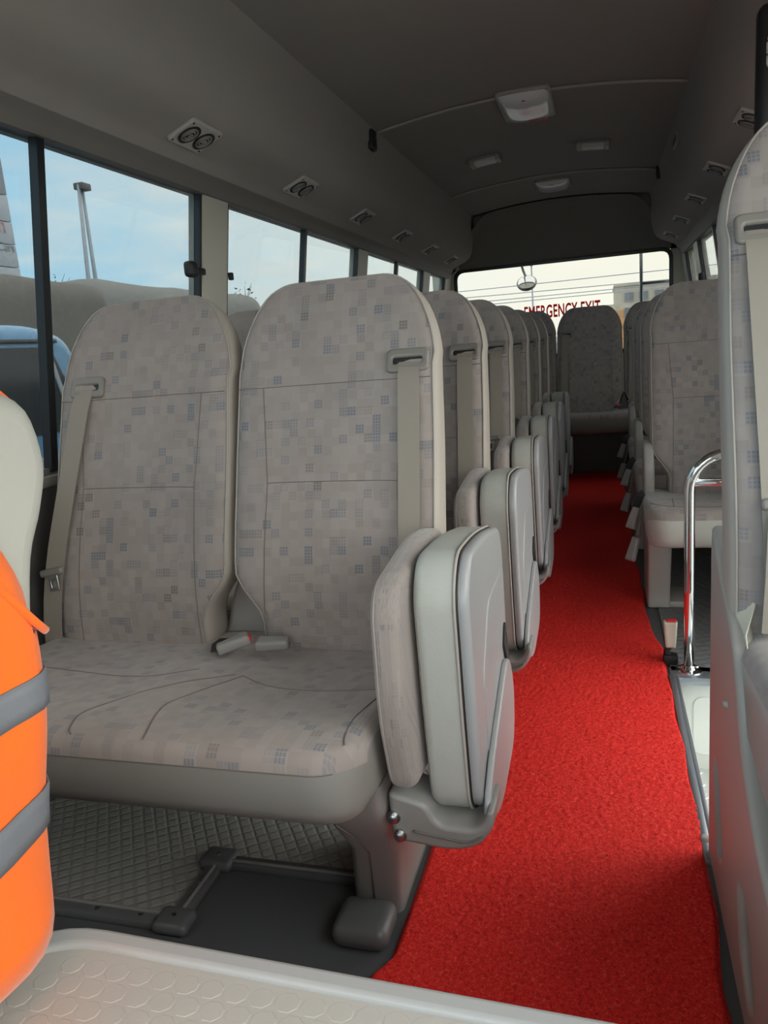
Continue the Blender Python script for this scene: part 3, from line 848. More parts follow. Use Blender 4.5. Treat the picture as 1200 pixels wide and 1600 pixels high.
# single seats on the door side
def make_single():
    dy = 1.47; cx = .375; base = (.375, 2.65, 0)
    root = empty('single_seat', base, 'x', 'seat', 'single passenger seats on the door side')
    b = add_backrest(root, cx, dy, 0, -1, base)
    me, tz = cushion_mesh(.122, .615, 2.336, 2.89, .425, .388, .125, [(cx, .2)], .07, 40)
    me.transform(Matrix.Translation(-Vector(base))); cu = link('seat_cushion', me, ['fabric', 'vinyl'], root)
    link('seam', cushion_seams(tz, [[(.135, 2.46), (.20, 2.40), (.37, 2.385), (.54, 2.40), (.60, 2.46)], [(.20, 2.40), (.205, 2.5), (.21, 2.6)]], base), 'seam', cu)
    add_belt(root, b, cx, dy, 0, .15, .938, .19, .42, base, .043)
    T = Matrix.Translation(-Vector(base))
    # bench leg: L-shaped moulded leg with foot
    lo = rpoly([(2.55, .29), (2.60, .25), (2.665, .06), (2.665, .0), (2.90, .0), (2.90, .29)], .015)
    m = slab([lo], .075, .010, YZ(.172)); m.transform(T); lg = link('leg', m, 'plastic_l', root)
    m = rbox(.205, .275, 2.67, 2.84, 0, .028, .01); m.transform(T); link('foot', m, 'plastic_l', lg)
    m = rbox(.55, .61, 2.60, 2.86, 0, .30, .01); m.transform(T); link('leg', m, 'plastic_l', root)
    # side hinge cover by the aisle, buckles hanging on their straps
    ho = rpoly([(2.80, .36), (2.78, .48), (2.83, .56), (2.90, .57), (2.93, .40), (2.93, .34)], .02)
    m = slab([ho], .035, .010, YZ(.150)); m.transform(T); link('side_cover', m, 'plastic_l', root)
    st = ribbon([Vector(p)-Vector(base) for p in ((.128, 2.74, .40), (.112, 2.70, .395), (.098, 2.66, .365))], .028, .004, (0, 1, .5)); link('buckle_strap', st, 'black', root)
    buckle(root, (.090, 2.640, .335), (-.30, -.2, -.9), (-.6, -.8, .2), False, .075, 'plastic', base)
    st = ribbon([Vector(p)-Vector(base) for p in ((.125, 2.72, .36), (.115, 2.70, .32), (.100, 2.67, .265))], .030, .004, (0, 1, .3)); link('buckle_strap', st, 'belt', root)
    buckle(root, (.088, 2.645, .225), (-.28, -.25, -.9), (-.6, -.8, .2), False, .085, 'plastic', base)
    return root
sg = make_single()
for k, yo in enumerate((0, .77, 1.57)):
    o = sg if k == 0 else copy_tree(sg)
    o.location.y = 2.65+yo
    o['label'] = ['grey single seat behind the chrome handrail on the door side', 'single seat directly behind the one at the chrome handrail', 'single seat on the door side closest to the rear bench'][k]

# rear bench
def make_rear():
    dy = 4.03; base = (X0, 5.3, 0)
    root = empty('rear_bench', base, 'dark four-place rear bench seat under the emergency exit window', 'seat')
    for cx, cut in ((-.972, 1), (-.527, -1), (-.086, 1), (.355, -1)):
        b = add_backrest(root, cx, dy, .03, cut, base)
        add_belt(root, b, cx, dy, .03, -.155 if cx > -.2 else .155, .938, -.175 if cx > -.2 else .17, .42, base, .043)
    me, tz = cushion_mesh(-1.21, .60, 5.02, 5.50, .455, .445, .13, [(-.972, .2), (-.527, .2), (-.086, .2), (.355, .2)], .06, 70)
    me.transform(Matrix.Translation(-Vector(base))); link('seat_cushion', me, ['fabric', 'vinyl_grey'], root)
    T = Matrix.Translation(-Vector(base))
    m = rbox(-1.24, .64, 5.43, 5.47, 0, .34, .006); m.transform(T); link('base_panel', m, 'wall', root)
    m = rbox(-1.24, .64, 5.47, 6.15, .0, .33, .006); m.transform(T); link('plinth', m, 'wall', root)
    prof = rpoly([(.085, .40), (.185, .40), (.160, .52), (.135, .57), (.110, .52)], .015)
    m = slab([prof], .05, .012, frame_mtx((0, 5.40, 0), (1, 0, 0), (0, .15, 1))); m.transform(T); link('buckle_bracket', m, 'plastic_d', root)
    buckle(root, (.085, 5.30, .475), (.3, -.9, .3), (0, .3, 1), True, .06, 'plastic_d', base)
    return root
make_rear()

# crew seat in the near right foreground (higher, with a moulded side shield)
def make_crew():
    dy, dz, cx = -.200, .150, .390; base = (.398, 1.0, 0)
    T = Matrix.Translation(-Vector(base))
    root = empty('crew_seat', base, 'pale crew seat with moulded side shield at the right edge', 'seat')
    b = add_backrest(root, cx, dy, dz, 0, base, .36)
    me, tz = cushion_mesh(.178, .62, .62, 1.20, .555, .520, .20, [(cx, .19)], .09, 40, .05)
    me.transform(T); cu = link('seat_cushion', me, ['fabric', 'vinyl'], root)
    link('seam', cushion_seams(tz, [[(.22, 1.05), (.30, 1.0), (.40, .99), (.56, 1.0)]], base), 'seam', cu)
    add_belt(root, b, cx, dy, dz, -.158, .940, -.150, .36, base, .052, .560)
    so = rpoly([(1.335, .005), (1.338, .30), (1.335, .60), (1.325, .635), (1.30, .628), (1.225, .575), (1.14, .545), (1.07, .49), (1.025, .40), (.93, .335), (.80, .30), (.62, .28), (.56, .20), (.56, .05), (.62, .005)], [.01, .05, .02, .01, .02, .04, .05, .06, .06, .06, .06, .06, .05, .03, .02], 4)
    h1 = rpoly([(1.275, .235), (1.225, .24), (1.165, .115), (1.225, .075)], .025, 5)
    h2 = rpoly([(1.03, .19), (.96, .195), (.89, .10), (.93, .06), (1.0, .10)], .025, 5)
    m = slab([so, h1, h2], .030, .010, YZ(.184), 3); m.transform(T); sh = link('side_shield', m, 'shield', root)
    for h in (h1, h2):
        m = slab([[(y+.004, z-.003) for y, z in h]], .004, .001, YZ(.206)); m.transform(T); link('pocket_back', m, 'plastic', sh)
    m = slab([rpoly([(1.225, .20), (1.20, .17), (1.215, .13), (1.235, .16)], .006)], .003, .001, YZ(.2035)); m.transform(T); link('pocket_slot', m, 'black', sh)
    t = lathe([(.007, 0), (.006, .004), (.003, .006)], 10); t.transform(frame_mtx((.169, 1.14, .40), (0, 1, 0), (0, 0, -1))); t.transform(T); link('screw_cap', t, 'plastic_l', sh)
    m = rbox(.212, .60, .66, 1.30, .02, .36, .02); m.transform(T); link('base_box', m, 'plastic', root)
    # fabric care label tucked by the cushion
    R = [Vector(p) for p in ((.197, 1.165, .575), (.190, 1.135, .555), (.186, 1.11, .520), (.190, 1.085, .470))]
    m = ribbon(R, .035, .0012, (0, .8, .6)); m.transform(T); link('care_label', m, 'tag', root)
    m = ribbon([Vector((.236, 1.115, .70)), Vector((.232, 1.105, .60)), Vector((.228, 1.10, .53))], .046, .0016, (1, .2, 0)); m.transform(T); link('belt_strap', m, 'belt', root)
    return root
make_crew()
# floor latch beside crew seat
lt = empty('belt_buckle', (.174, 1.352, -.055), 'pale belt buckle on the step edge by the crew seat base', 'buckle')
m = slab([rpoly([(-.02, .0), (.02, .0), (.022, .065), (-.018, .07)], .008)], .022, .006, frame_mtx((0, 0, .004), (1, -.25, 0), (0, .2, 1))); link('buckle_body', m, 'plastic_l', lt)
m = rbox(-.012, .016, -.012, .012, 0, .012, .004); link('mount', m, 'black', lt)
# upright buckle by the handrail
ub = empty('belt_buckle', (.172, 2.19, 0), 'upright white belt buckle with red button beside the chrome handrail', 'buckle')
m = slab([rpoly([(-.014, .055), (.014, .055), (.019, .135), (-.019, .135)], .005)], .026, .006, frame_mtx((0, 0, 0), (1, 0, 0), (0, .02, 1))); link('buckle_body', m, 'tag', ub)
m = rbox(-.012, .016, -.008, .012, .126, .139, .003); link('release_button', m, 'redbtn', ub)
m = join(rbox(-.020, .020, -.016, .016, 0, .035, .006), tube([(0, 0, .02), (-.012, -.004, .045), (.0, 0, .062)], .009, 8)); link('boot', m, 'black', ub)

# driver's seat at the left edge, with the vest hung on it
def make_driver():
    base = (-.78, .35, 0); T = Matrix.Translation(-Vector(base))
    root = empty('driver_seat', base, 'pale covered driver seat at the left edge wearing an orange vest', 'seat')
    so = smooth_pts([(a, b, 0) for a, b in ((.36, .42), (.40, .55), (.445, .70), (.475, .82), (.50, .905), (.545, .952), (.600, .957), (.648, .935), (.662, .875), (.645, .825), (.620, .78), (.600, .70), (.575, .60), (.555, .50), (.53, .42))], 4)
    m = slab([[(p.x, p.y) for p in so]], .45, .028, YZ(-.780), 5); m.transform(T); link('backrest', m, 'cover', root)
    m = rbox(-1.0, -.625, -.02, .48, .33, .45, .05, 4); m.transform(T); link('seat_cushion', m, 'cover', root)
    m = rbox(-.94, -.64, .05, .50, 0, .33, .02); m.transform(T); link('seat_base', m, 'black', root)
make_driver()
def make_vest():
    base = (-.78, .5, .42); T = Matrix.Translation(-Vector(base))
    root = empty('safety_vest', base, 'orange high visibility vest with two grey bands on driver seat', 'vest')
    # body: closed loop round the backrest, hem to armhole; u runs round the loop
    cxv = -.782; hw = .226
    yb_t = [(.40, .542), (.50, .566), (.60, .588), (.70, .606), (.76, .612), (.84, .640), (.90, .655), (.96, .65)]
    yf_t = [(.40, .345), (.55, .388), (.70, .432), (.82, .463), (.90, .49), (.96, .54)]
    def ring(z, grow=.0, n=48):
        y0 = interp(yf_t, z)-.006-grow; y1 = interp(yb_t, z)+.004+grow
        o = rpoly(rect(cxv-hw-grow, cxv+hw+grow, y0, y1), .05, 6); P = []
        # resample evenly
        L = [0]
        for i in range(len(o)): L.append(L[-1]+(Vector(o[(i+1) % len(o)])-Vector(o[i])).length)
        for k in range(n):
            s = L[-1]*k/n; i = max(j for j in range(len(o)) if L[j] <= s)
            t = (s-L[i])/max(1e-9, L[i+1]-L[i]); q = Vector(o[i]).lerp(Vector(o[(i+1) % len(o)]), t); P.append(q)
        return P
    # top edge of the body dips at the sides (armholes)
    def zt(p):
        side = abs(p.x-cxv)/hw
        if p.y > .54: return .711+.16*(1-sstep((side-.45)/.45))
        return zarm(.598-(.566-p.y)*.95)
    def zarm(y): return min(.90, .711+1.25*max(0, .598-y))
    def zbm(p):
        r_ = max(0, (p.y-.47)/.09); return .408+.045*max(0, r_-.3)**2*.9
    def band(z0f, z1f, m, name, grow, steps, parent):
        P0 = ring(.5, grow, 72); N = len(P0); V = []; F = []
        for j in range(steps+1):
            for k in range(N):
                z0, z1 = z0f(P0[k]), z1f(P0[k]); z = z0+(z1-z0)*j/steps
                q = ring(z, grow, N)[k] if False else None
                y0a, y1a = interp(yf_t, .5)-.006-grow, interp(yb_t, .5)+.004+grow
                ty = (P0[k].y-y0a)/(y1a-y0a)
                yy0, yy1 = interp(yf_t, z)-.006-grow, interp(yb_t, z)+.004+grow
                wob = .004*math.sin(k*.9+z*18)+.003*math.sin(k*.37-z*30)
                flare = .012*sstep((.62-z)/.2)
                x = P0[k].x+(flare+wob*.6)*(1 if P0[k].x > cxv else -1)
                V.append(Vector((x, yy0+(yy1-yy0)*ty+wob*.3, z)))
        for j in range(steps):
            for k in range(N):
                a = j*N+k; b = j*N+(k+1) % N; F.append((a, b, b+N, a+N))
        me = mesh_from(V, F); bm = bmesh.new(); bm.from_mesh(me)
        bmesh.ops.recalc_face_normals(bm, faces=bm.faces); bmesh.ops.solidify(bm, geom=bm.faces[:], thickness=-.002); bm.to_mesh(me); bm.free()
        for p in me.polygons: p.use_smooth = True
        me.transform(T); return link(name, me, m, parent)
    body = band(zbm, zt, 'orange', 'body', .004, 14, root)
    band(lambda p: .636, lambda p: .672, 'silver', 'reflective_band', .0065, 3, root)
    band(lambda p: .517, lambda p: .556, 'silver', 'reflective_band', .0065, 3, root)
    # shoulder straps over the top of the backrest
    for sx in (-1, 1):
        P = smooth_pts([(cxv+sx*.115, .462, .84), (cxv+sx*.125, .488, .905), (cxv+sx*.133, .535, .952), (cxv+sx*.135, .590, .964), (cxv+sx*.128, .648, .940), (cxv+sx*.115, .656, .89), (cxv+sx*.10, .640, .82)], 5)
        m = ribbon(P, .135, .004); m.transform(T); link('shoulder_strap', m, 'orange', root)
    # bound armhole edge
    for sx in (-1, 1):
        x = cxv+sx*(hw+.006)
        P = [(x+sx*.0015, .455+i*.012, zarm(.455+i*.012)) for i in range(13)]
        m = tube(P, .0045, 8); m.transform(T); link('armhole_binding', m, 'orange', root)
make_vest()

# engine cover hump under the camera
def make_hump():
    base = (-.28, .2, 0); T = Matrix.Translation(-Vector(base))
    root = empty('engine_cover', base, 'pale grey engine cover with embossed top in the bottom foreground', 'engine cover')
    out = rpoly([(-.612, .572), (-.612, -.45), (.06, -.45), (.06, .556)], [.10, .05, .05, .06], 8)
    m = slab([out], .012, .004, Matrix.Translation((0, 0, .378))); m.transform(T); 
    inn = [(((x+.276)*.951)-.276, ((y-.06)*.962)+.056) for x, y in out]
    m2 = slab([out, inn], .014, .006, Matrix.Translation((0, 0, .384)), 3); m2.transform(T)
    top = link('lid', m, 'lid', root); link('rim', m2, 'rim', root)
    R = []
    for z, s in ((0, .90), (.30, .935), (.372, .95)):
        R.append([Vector(((x+.276)*s-.276, (y-.06)*s+.055, z)) for x, y in out])
    V, F, _ = loft(R); m = autosmooth(mesh_from(V, F)); m.transform(T); link('side_body', m, 'plastic_d', root)
    V = []; F = []
    cs = .0245
    for j in range(18):
        for i in range(25):
            x = -.575+i*cs*1.06+(.5*cs if j % 2 else 0); y = .525-j*cs*.92
            # keep inside the rounded corner
            if x > .035 or (x < -.50 and y > .45 and (x+.50)**2+(y-.45)**2 > .0062) : continue
            b = len(V); h = .0006
            for rr, z in ((.0118, .3838), (.0108, .3838+h)):
                for k in range(8):
                    a = 2*PI*(k+.5)/8
                    cx_, sy_ = math.cos(a), math.sin(a)
                    q_ = (abs(cx_)**4+abs(sy_)**4)**-.25
                    V.append((x+rr*q_*cx_*1.02, y+rr*q_*sy_*.92, z))
            for k in range(8): F.append((b+k, b+(k+1) % 8, b+8+(k+1) % 8, b+8+k))
            F.append(tuple(b+8+k for k in range(8)))
    m = mesh_from(V, F, False); m.transform(T); e = link('embossed_pattern', m, 'lid', root); tag(e, kind='stuff')
make_hump()

# carpet runner: coil mat with real loops relief near the camera
def make_carpet():
    V = []; F = []; FU = []
    ysteps = []
    y = .60
    while y < 5.42:
        ysteps.append(y); y += .0045 if y < 1.9 else (.008 if y < 3 else .03)
    ysteps.append(5.424)
    def left(y): return -.344+.006*math.sin(y*2.1)-.010*sstep((1.30-y)/.5)-.026*sstep((.99-y)/.06)+.03*sstep((y-1.6)/1.2)
    def right(y):
        r = .166+.004*math.sin(y*5.1)-.040*sstep((y-2.25)/.32)
        return r-.006*sstep((1.3-y)/.2)+.004*math.sin(y*23)
    NXc = 118
    for y in ysteps:
        a, b = left(y), right(y)
        for i in range(NXc+1):
            x = a+(b-a)*i/NXc
            q_ = noise.noise(Vector((x*160, y*160, 0)))*.0030+noise.noise(Vector((x*330, y*330, 5)))*.0020 if y < 3 else 0
            edge = min(1, min(i, NXc-i)/2)
            V.append((x, y, .002+edge*.010+q_*edge))
    n = NXc+1
    for j in range(len(ysteps)-1):
        for i in range(NXc): F.append((j*n+i, j*n+i+1, (j+1)*n+i+1, (j+1)*n+i))
    o = link('carpet_runner', mesh_from(V, F), 'carpet'); o.location = (0, 0, 0)
    tag(o, 'bright red coil carpet runner laid along the aisle', 'carpet')
make_carpet()

# chrome handrail by the step
hr = empty('handrail', (.218, 2.145, 0), 'chrome handrail standing at the top of the white step', 'handrail')
P = [(0, 0, .006), (0, 0, .25), (0, 0, .50)]
P += [(.10-.10*math.cos(a), 0, .525+.10*math.sin(a)) for a in [PI/2*i/10 for i in range(11)]]
P += [(.30, 0, .625), (.34, 0, .60), (.36, 0, .55), (.36, 0, .30), (.36, 0, .006)]
link('rail', tube(P, .0145, 16), 'chrome', hr)
link('cross_bar', tube([(.0, 0, .548), (.18, 0, .545), (.36, 0, .545)], .0115, 14), 'chrome', hr)
for x in (0, .36):
    f_ = lathe([(.036, .006), (.036, .009), (.020, .012), (.017, .022)], 20); f_.transform(Matrix.Translation((x, 0, 0))); fo = link('base_flange', f_, 'chrome', hr)
    for a in (0.6, 2.7, 4.8):
        s_ = lathe([(.005, .009), (.005, .013)], 8); s_.transform(Matrix.Translation((x+.027*math.cos(a), .027*math.sin(a), 0))); link('screw', s_, 'steel', fo)

# ================================================================== CEILING FITTINGS
def make_vent(side):
    # local: x along the bus, y up the duct face, z out of the face
    root = bpy.data.objects.new('air_vent', None); col.objects.link(root)
    plate = slab([rpoly(rect(-.080, .080, -.047, .047), .012)], .012, .004)
    link('plate', plate, 'ventplate', root)
    for cx in (-.037, .037):
        cup = lathe([(.033, .004), (.033, .0095), (.030, .0095), (.028, .0068)], 24); cup.transform(Matrix.Translation((cx, 0, 0))); nz = link('nozzle', cup, 'black', root)
        rings = []
        for r in (.023, .015):
            t = tube([(cx+r*math.cos(2*PI*k/20), r*math.sin(2*PI*k/20), .0085) for k in range(20)], .0028, 6, True); rings.append(t)
        link('louvre_ring', join(*rings), 'plastic', nz)
        kn = lathe([(.008, .004), (.008, .012), (.004, .014)], 14); kn.transform(Matrix.Translation((cx, 0, 0))); link('knob', kn, 'plastic', nz)
    for (x, y) in ((-.068, -.036), (.068, -.036), (-.068, .036), (.068, .036)):
        s_ = lathe([(.004, .005), (.003, .0075)], 8); s_.transform(Matrix.Translation((x, y, 0))); link('screw', s_, 'black', root)
    return root
vent0 = make_vent(-1)
VY = [1.97, 2.725, 3.47, 4.19, 4.90, 5.60]
nL = Vector((.39, 0, -.92)).normalized()
first = True
for side, ylist in ((-1, VY), (1, VY[1:])):
    for k, y in enumerate(ylist):
        o = vent0 if first else copy_tree(vent0); first = False
        nrm = Vector((nL.x*(-side), 0, nL.z))
        upv = Vector((-nrm.z*(side), 0, abs(nrm.x)))
        xdir = Vector((0, 1, 0))*(1 if side > 0 else -1)
        yv = nrm.cross(xdir)
        o.matrix_world = Matrix(((xdir.x, yv.x, nrm.x, mirror_x(-1.030, side)+nrm.x*.003), (xdir.y, yv.y, nrm.y, y), (xdir.z, yv.z, nrm.z, 1.562+nrm.z*.003), (0, 0, 0, 1)))
        nm = ['first', 'second', 'third', 'fourth', 'fifth', 'last'] if side < 0 else ['first', 'second', 'third', 'fourth', 'last']
        tag(o, f'twin round air vent in the {"left" if side < 0 else "right"} roof duct, {nm[k]} from the camera', 'air vent', 'twin air vents in the roof ducts')
def ceiling_strip(y, label):
    P = []
    for i in range(41):
        x = X0-.625+1.25*i/40; P.append((x, y, ceil_z(x)-.006))
    o = link('ceiling_strip', tube(P, .0065, 8), 'plastic_l'); tag(o, label, 'trim strip', 'curved ceiling strips')
ceiling_strip(3.40, 'curved grey ceiling strip nearer the camera, beside the white hatch')
ceiling_strip(5.08, 'curved grey ceiling strip farther back, near the rear header')
def clip(x, y, z, label):
    r = empty('coat_hook', (x, y, z), label, 'hook')
    link('housing', rbox(-.022, .022, -.03, .03, -.045, .040, .012, 3), 'black', r); link('hook', tube(smooth_pts([(0, -.03, -.01), (0, -.042, -.025), (0, -.036, -.042)], 4), .005, 8), 'black', r)
clip(-.925, 3.33, 1.835, 'black clip at the left end of the near ceiling strip')
clip(.345, 5.05, 1.86, 'black clip at the right end of the far ceiling strip')
def dome(y, sx, sy, label, mark):
    r = empty('roof_hatch', (X0, y, ceil_z(X0)), label, 'roof hatch')
    link('frame', slab([rpoly(rect(-sx-.006, sx+.006, -sy-.008, sy+.008), .03)], .016, .005, Matrix.Translation((0, 0, -.006))), 'plastic_l', r)
    V = []; F = []; N = 16
    for j in range(N+1):
        for i in range(N+1):
            u = -1+2*i/N; v = -1+2*j/N
            h = ((1-abs(u)**3)*(1-abs(v)**3))**.5
            V.append((u*sx*(1-.06*v*v), v*sy*(1-.05*u*u), -.014-.030*h))
    for j in range(N):
        for i in range(N):
            a = j*(N+1)+i; F.append((a, a+N+1, a+N+2, a+1))
    link('dome', mesh_from(V, F), 'dome', r)
    kn = lathe([(.007, 0), (.006, .006)], 10); kn.transform(Matrix.Translation((0, -sy*.78, -.036))); link('knob', kn, 'black', r)
    if mark:
        bars = []
        for i in range(9):
            bars.append(rbox(.0+i*.0095, .0062+i*.0095, sy*.50, sy*.50+.030, -.0442, -.0428, 0))
        link('red_notice', join(*bars), 'redtxt', r)
dome(3.56, .105, .205, 'white domed roof hatch between the two ceiling strips', True)
dome(5.40, .105, .16, 'white domed roof hatch behind the far ceiling strip', False)
def lamp(x, y, label):
    r = empty('ceiling_lamp', (x, y, ceil_z(x)), label, 'lamp', 'ceiling lamps')
    r.rotation_euler = (0, .10*(x-X0)/.3, 0)
    link('base', rbox(-.082, .082, -.050, .050, -.030, .004, .008), 'plastic', r)
    link('lens', rbox(-.060, .060, -.054, .036, -.036, -.012, .010, 3), 'lens', r)
    for s in (-1, 1): link('end_cap', rbox(s*.070-.012, s*.070+.012, -.054, .040, -.036, -.010, .006), 'plastic_l', r)
lamp(-.585, 4.36, 'small ceiling lamp left of centre between the curved strips')
lamp(-.025, 4.38, 'small ceiling lamp right of centre between the curved strips')
# slim handle on the right duct
gh = empty('duct_handle', (.345, 4.02, 1.80), 'slim dark handle on the upper face of the right duct', 'handle')
link('bezel', slab([rpoly(rect(-.09, .09, -.026, .026), .024)], .014, .005, frame_mtx((0, 0, 0), (0, 1, 0), (-.08, 0, -1))), 'plastic_l', gh)
link('recess', slab([rpoly(rect(-.072, .072, -.014, .014), .013)], .004, .001, frame_mtx((-.007, 0, 0), (0, 1, 0), (-.08, 0, -1))), 'black', gh)
# black padded post with pale clamp above the crew seat
bp = empty('door_post', (.368, 2.02, 1.20), 'black upright post with pale fitting above the crew seat', 'post')
link('post', rbox(-.028, .060, -.03, .03, 0, .43, .02, 3), 'black', bp)
f_ = lathe([(.010, -.036), (.013, -.030), (.013, -.014), (.010, -.012), (.010, -.010), (.0135, -.008), (.0135, .012), (.010, .014), (.012, .020), (.009, .030)], 16)
f_.transform(Matrix.Translation((-.002, -.042, .33))); link('fitting', f_, 'dome', bp)

# ================================================================== OUTSIDE
GZ = -.85
# tarpaulin-covered truck on the left
tr = empty('covered_truck', (-8.0, 11.0, GZ), 'grey tarpaulin covered truck outside the left windows', 'truck')
def tarp(y0, y1, x0, x1, ztop, zlow, sag, seed):
    n1, n2 = 40, 22; V = []; F = []
    pr = []
    for i in range(n1+1):
        t = i/n1
        if t < .3: x = x1; z = zlow+(ztop-.35-zlow)*t/.3
        elif t < .45: a = (t-.3)/.15*PI/2; x = x1-.35*(1-math.cos(a)); z = ztop-.35+.35*math.sin(a)
        elif t < .55: x = x1-.35+(x0+.35-x1+.35)*(t-.45)/.10; z = ztop
        elif t < .70: a = PI/2-(t-.55)/.15*PI/2; x = x0+.35*(1-math.cos(a)); z = ztop-.35+.35*math.sin(a)
        else: x = x0; z = zlow+(ztop-.35-zlow)*(1-t)/.3
        pr.append((x, z))
    cx = (x0+x1)/2
    for j in range(n2+1):
        s = j/n2; y = y0+(y1-y0)*s
        e = min(s, 1-s); sh_ = 1-.10*max(0, 1-e/.06)**2
        for (x, z) in pr:
            V.append((cx+(x-cx)*sh_, y, zlow+(z-zlow)*sh_+.05*noise.noise(Vector((x*1.3, y*1.3, seed)))))
    n = n1+1
    for j in range(n2):
        for i in range(n1): F.append((j*n+i, j*n+i+1, (j+1)*n+i+1, (j+1)*n+i))
    F.append(tuple(range(n))); F.append(tuple(n2*n+i for i in range(n-1, -1, -1)))
    me = mesh_from(V, F); bm = bmesh.new(); bm.from_mesh(me); bmesh.ops.recalc_face_normals(bm, faces=bm.faces); bm.to_mesh(me); bm.free()
    return autosmooth(me, 60)
B0 = (-8.0, 11.0, GZ)
link('tarpaulin', tarp(9.0, 14.6, -9.0, -6.5, 2.26, .3, .1, 2.0), 'tarp_l', tr, B0)
link('tarpaulin', tarp(5.2, 9.25, -8.8, -6.35, 2.18, .3, .1, 9.0), 'tarp', tr, B0)
link('truck_bed', rbox(-8.9, -6.4, 5.2, 14.6, -.15, .35, .03), 'plastic_d', tr, B0)
for y in (6.2, 12.0, 13.4):
    for x in (-8.7, -6.65):
        t = lathe([(.28, -.13), (.46, -.13), (.50, -.08), (.50, .08), (.46, .13), (.28, .13)], 24); t.transform(frame_mtx((x, y, GZ+.5), (0, 1, 0), (0, 0, 1))); link('wheel', t, 'black', tr, B0)
# blue van between bus and truck
vn = empty('blue_van', (-4.6, 3.0, GZ), 'blue van parked close beside the left window', 'van')
B1 = (-4.6, 3.0, GZ)
vp = rpoly([(-.2, -.35), (-.2, 1.24), (.1, 1.32), (4.35, 1.32), (4.66, 1.24), (4.95, .62), (5.5, .42), (5.58, -.35)], [.1, .1, .1, .2, .1, .1, .1, .1], 4)
m = slab([vp], 1.7, .10, YZ(-4.45), 4); link('body', m, 'blue', vn, B1)
def vwin(pts, nm='side_window'):
    w_ = link(nm, slab([rpoly(pts, .04)], .03, .006, YZ(-3.600)), 'dglass', vn, B1); return w_
vwin([(3.25, .60), (3.25, 1.17), (4.42, 1.17), (4.70, .60)])
vwin([(1.75, .60), (1.75, 1.17), (3.13, 1.17), (3.13, .60)])
vwin([(.05, .60), (.05, 1.17), (1.63, 1.17), (1.63, .60)])
link('gutter', rbox(-3.62, -3.585, 0.0, 4.50, 1.195, 1.222, .004), 'dglass', vn, B1)
link('waist_stripe', rbox(-3.61, -3.592, -.1, 5.4, .25, .45, .004), 'sign', vn, B1)
link('door_pillar', slab([rpoly([(4.36, 1.17), (4.40, 1.17), (4.56, .60), (4.52, .60)], .005)], .02, .004, YZ(-3.585)), 'sign', vn, B1)
for y in (.8, 4.6):
    t = lathe([(.2, -.1), (.30, -.1), (.33, -.06), (.33, .06), (.30, .1), (.2, .1)], 24); t.transform(frame_mtx((-3.68, y, GZ+.33), (0, 1, 0), (0, 0, 1))); link('wheel', t, 'black', vn, B1)
# stacked sign panels building
sb = empty('sign_tower', (-17.5, 17.5, GZ), 'pale panelled sign tower seen at the far left window', 'sign')
B2 = (-17.5, 17.5, GZ)
zz = GZ
for i, h in enumerate((1.75, 1.3, 1.30, .62, .62, .62, .72, 1.0)):
    w_ = 0.0
    m = rbox(-16.25, -16.0, 15.5, 19.02-.0*i, zz+.01, zz+h-.012, .01); link('panel', m, 'signd' if i == 7 else 'sign', sb, B2); zz += h
link('frame', rbox(-16.30, -16.22, 15.5, 18.95, GZ, zz, 0), 'signd', sb, B2)
def text_mesh(s, size):
    tx = bpy.data.curves.new('t', 'FONT'); tx.body = s; tx.size = size; tx.extrude = .006; tx.align_x = 'RIGHT'
    to = bpy.data.objects.new('t', tx); col.objects.link(to)
    tm = bpy.data.meshes.new_from_object(to.evaluated_get(bpy.context.evaluated_depsgraph_get())); bpy.data.objects.remove(to); tm.materials.clear(); return tm
for s, size, y, z in (('m', .62, 18.75, 5.05), ('Cars', .34, 18.95, 4.55)):
    tm = text_mesh(s, size); tm.transform(frame_mtx((-15.99, y, z), (0, 1, 0), (0, 0, 1))); link('lettering', tm, 'pink' if s == 'm' else 'signd', sb, B2)
# twin lamp post
lp = empty('lamp_post', (-14, 19.6, GZ), 'tall twin-stemmed grey post with a box head beyond the truck', 'lamp post')
link('stem', tube([(0, -.55, 0), (0, -.26, 4.6), (0, -.06, 7.05)], [.07, .06, .05], 10), 'post', lp)
link('stem', tube([(0, .05, 0), (0, .06, 4.6), (0, .08, 7.05)], [.07, .06, .045], 10), 'post', lp)
link('head', rbox(-.15, .15, -.10, .30, 6.92, 7.10, .02), 'plastic_d', lp)
# trees on the skyline
def tree(x, y, h, r, seed, label, dens=260, lean=0):
    rnd = random.Random(seed)
    t = empty('tree', (x, y, GZ), label, 'tree', 'trees on the skyline')
    P = [(0, 0, 0), (.1*r, 0, h*.4), (0, .1*r, h*.75)]
    ms = [tube(P, [r*.06, r*.05, r*.02], 6)]
    for i in range(9):
        a = rnd.random()*2*PI; z0 = h*(.35+.4*rnd.random())
        ms.append(tube([(0, 0, z0), (r*.4*math.cos(a), r*.4*math.sin(a), z0+h*.12), (r*.85*math.cos(a), r*.85*math.sin(a), z0+h*.22)], [r*.03, r*.02, r*.008], 5))
    link('trunk', join(*ms), 'bark', t)
    V = []; F = []
    for i in range(dens):
        a = rnd.random()*2*PI; q_ = rnd.random()**.5; e = rnd.random()
        c = Vector((r*q_*math.cos(a), r*q_*math.sin(a), h*.45+h*.55*e*(1-.45*q_*q_)))
        s = r*(.07+.10*rnd.random()); b = len(V)
        for k in range(4):
            d_ = Vector((rnd.uniform(-1, 1), rnd.uniform(-1, 1), rnd.uniform(-.8, .8))).normalized()*s; V.append(c+d_)
        F += [(b, b+1, b+2), (b, b+2, b+3), (b, b+3, b+1), (b+1, b+3, b+2)]
    f_ = link('foliage', mesh_from(V, F, False), 'leaf', t); f_['kind'] = 'stuff'
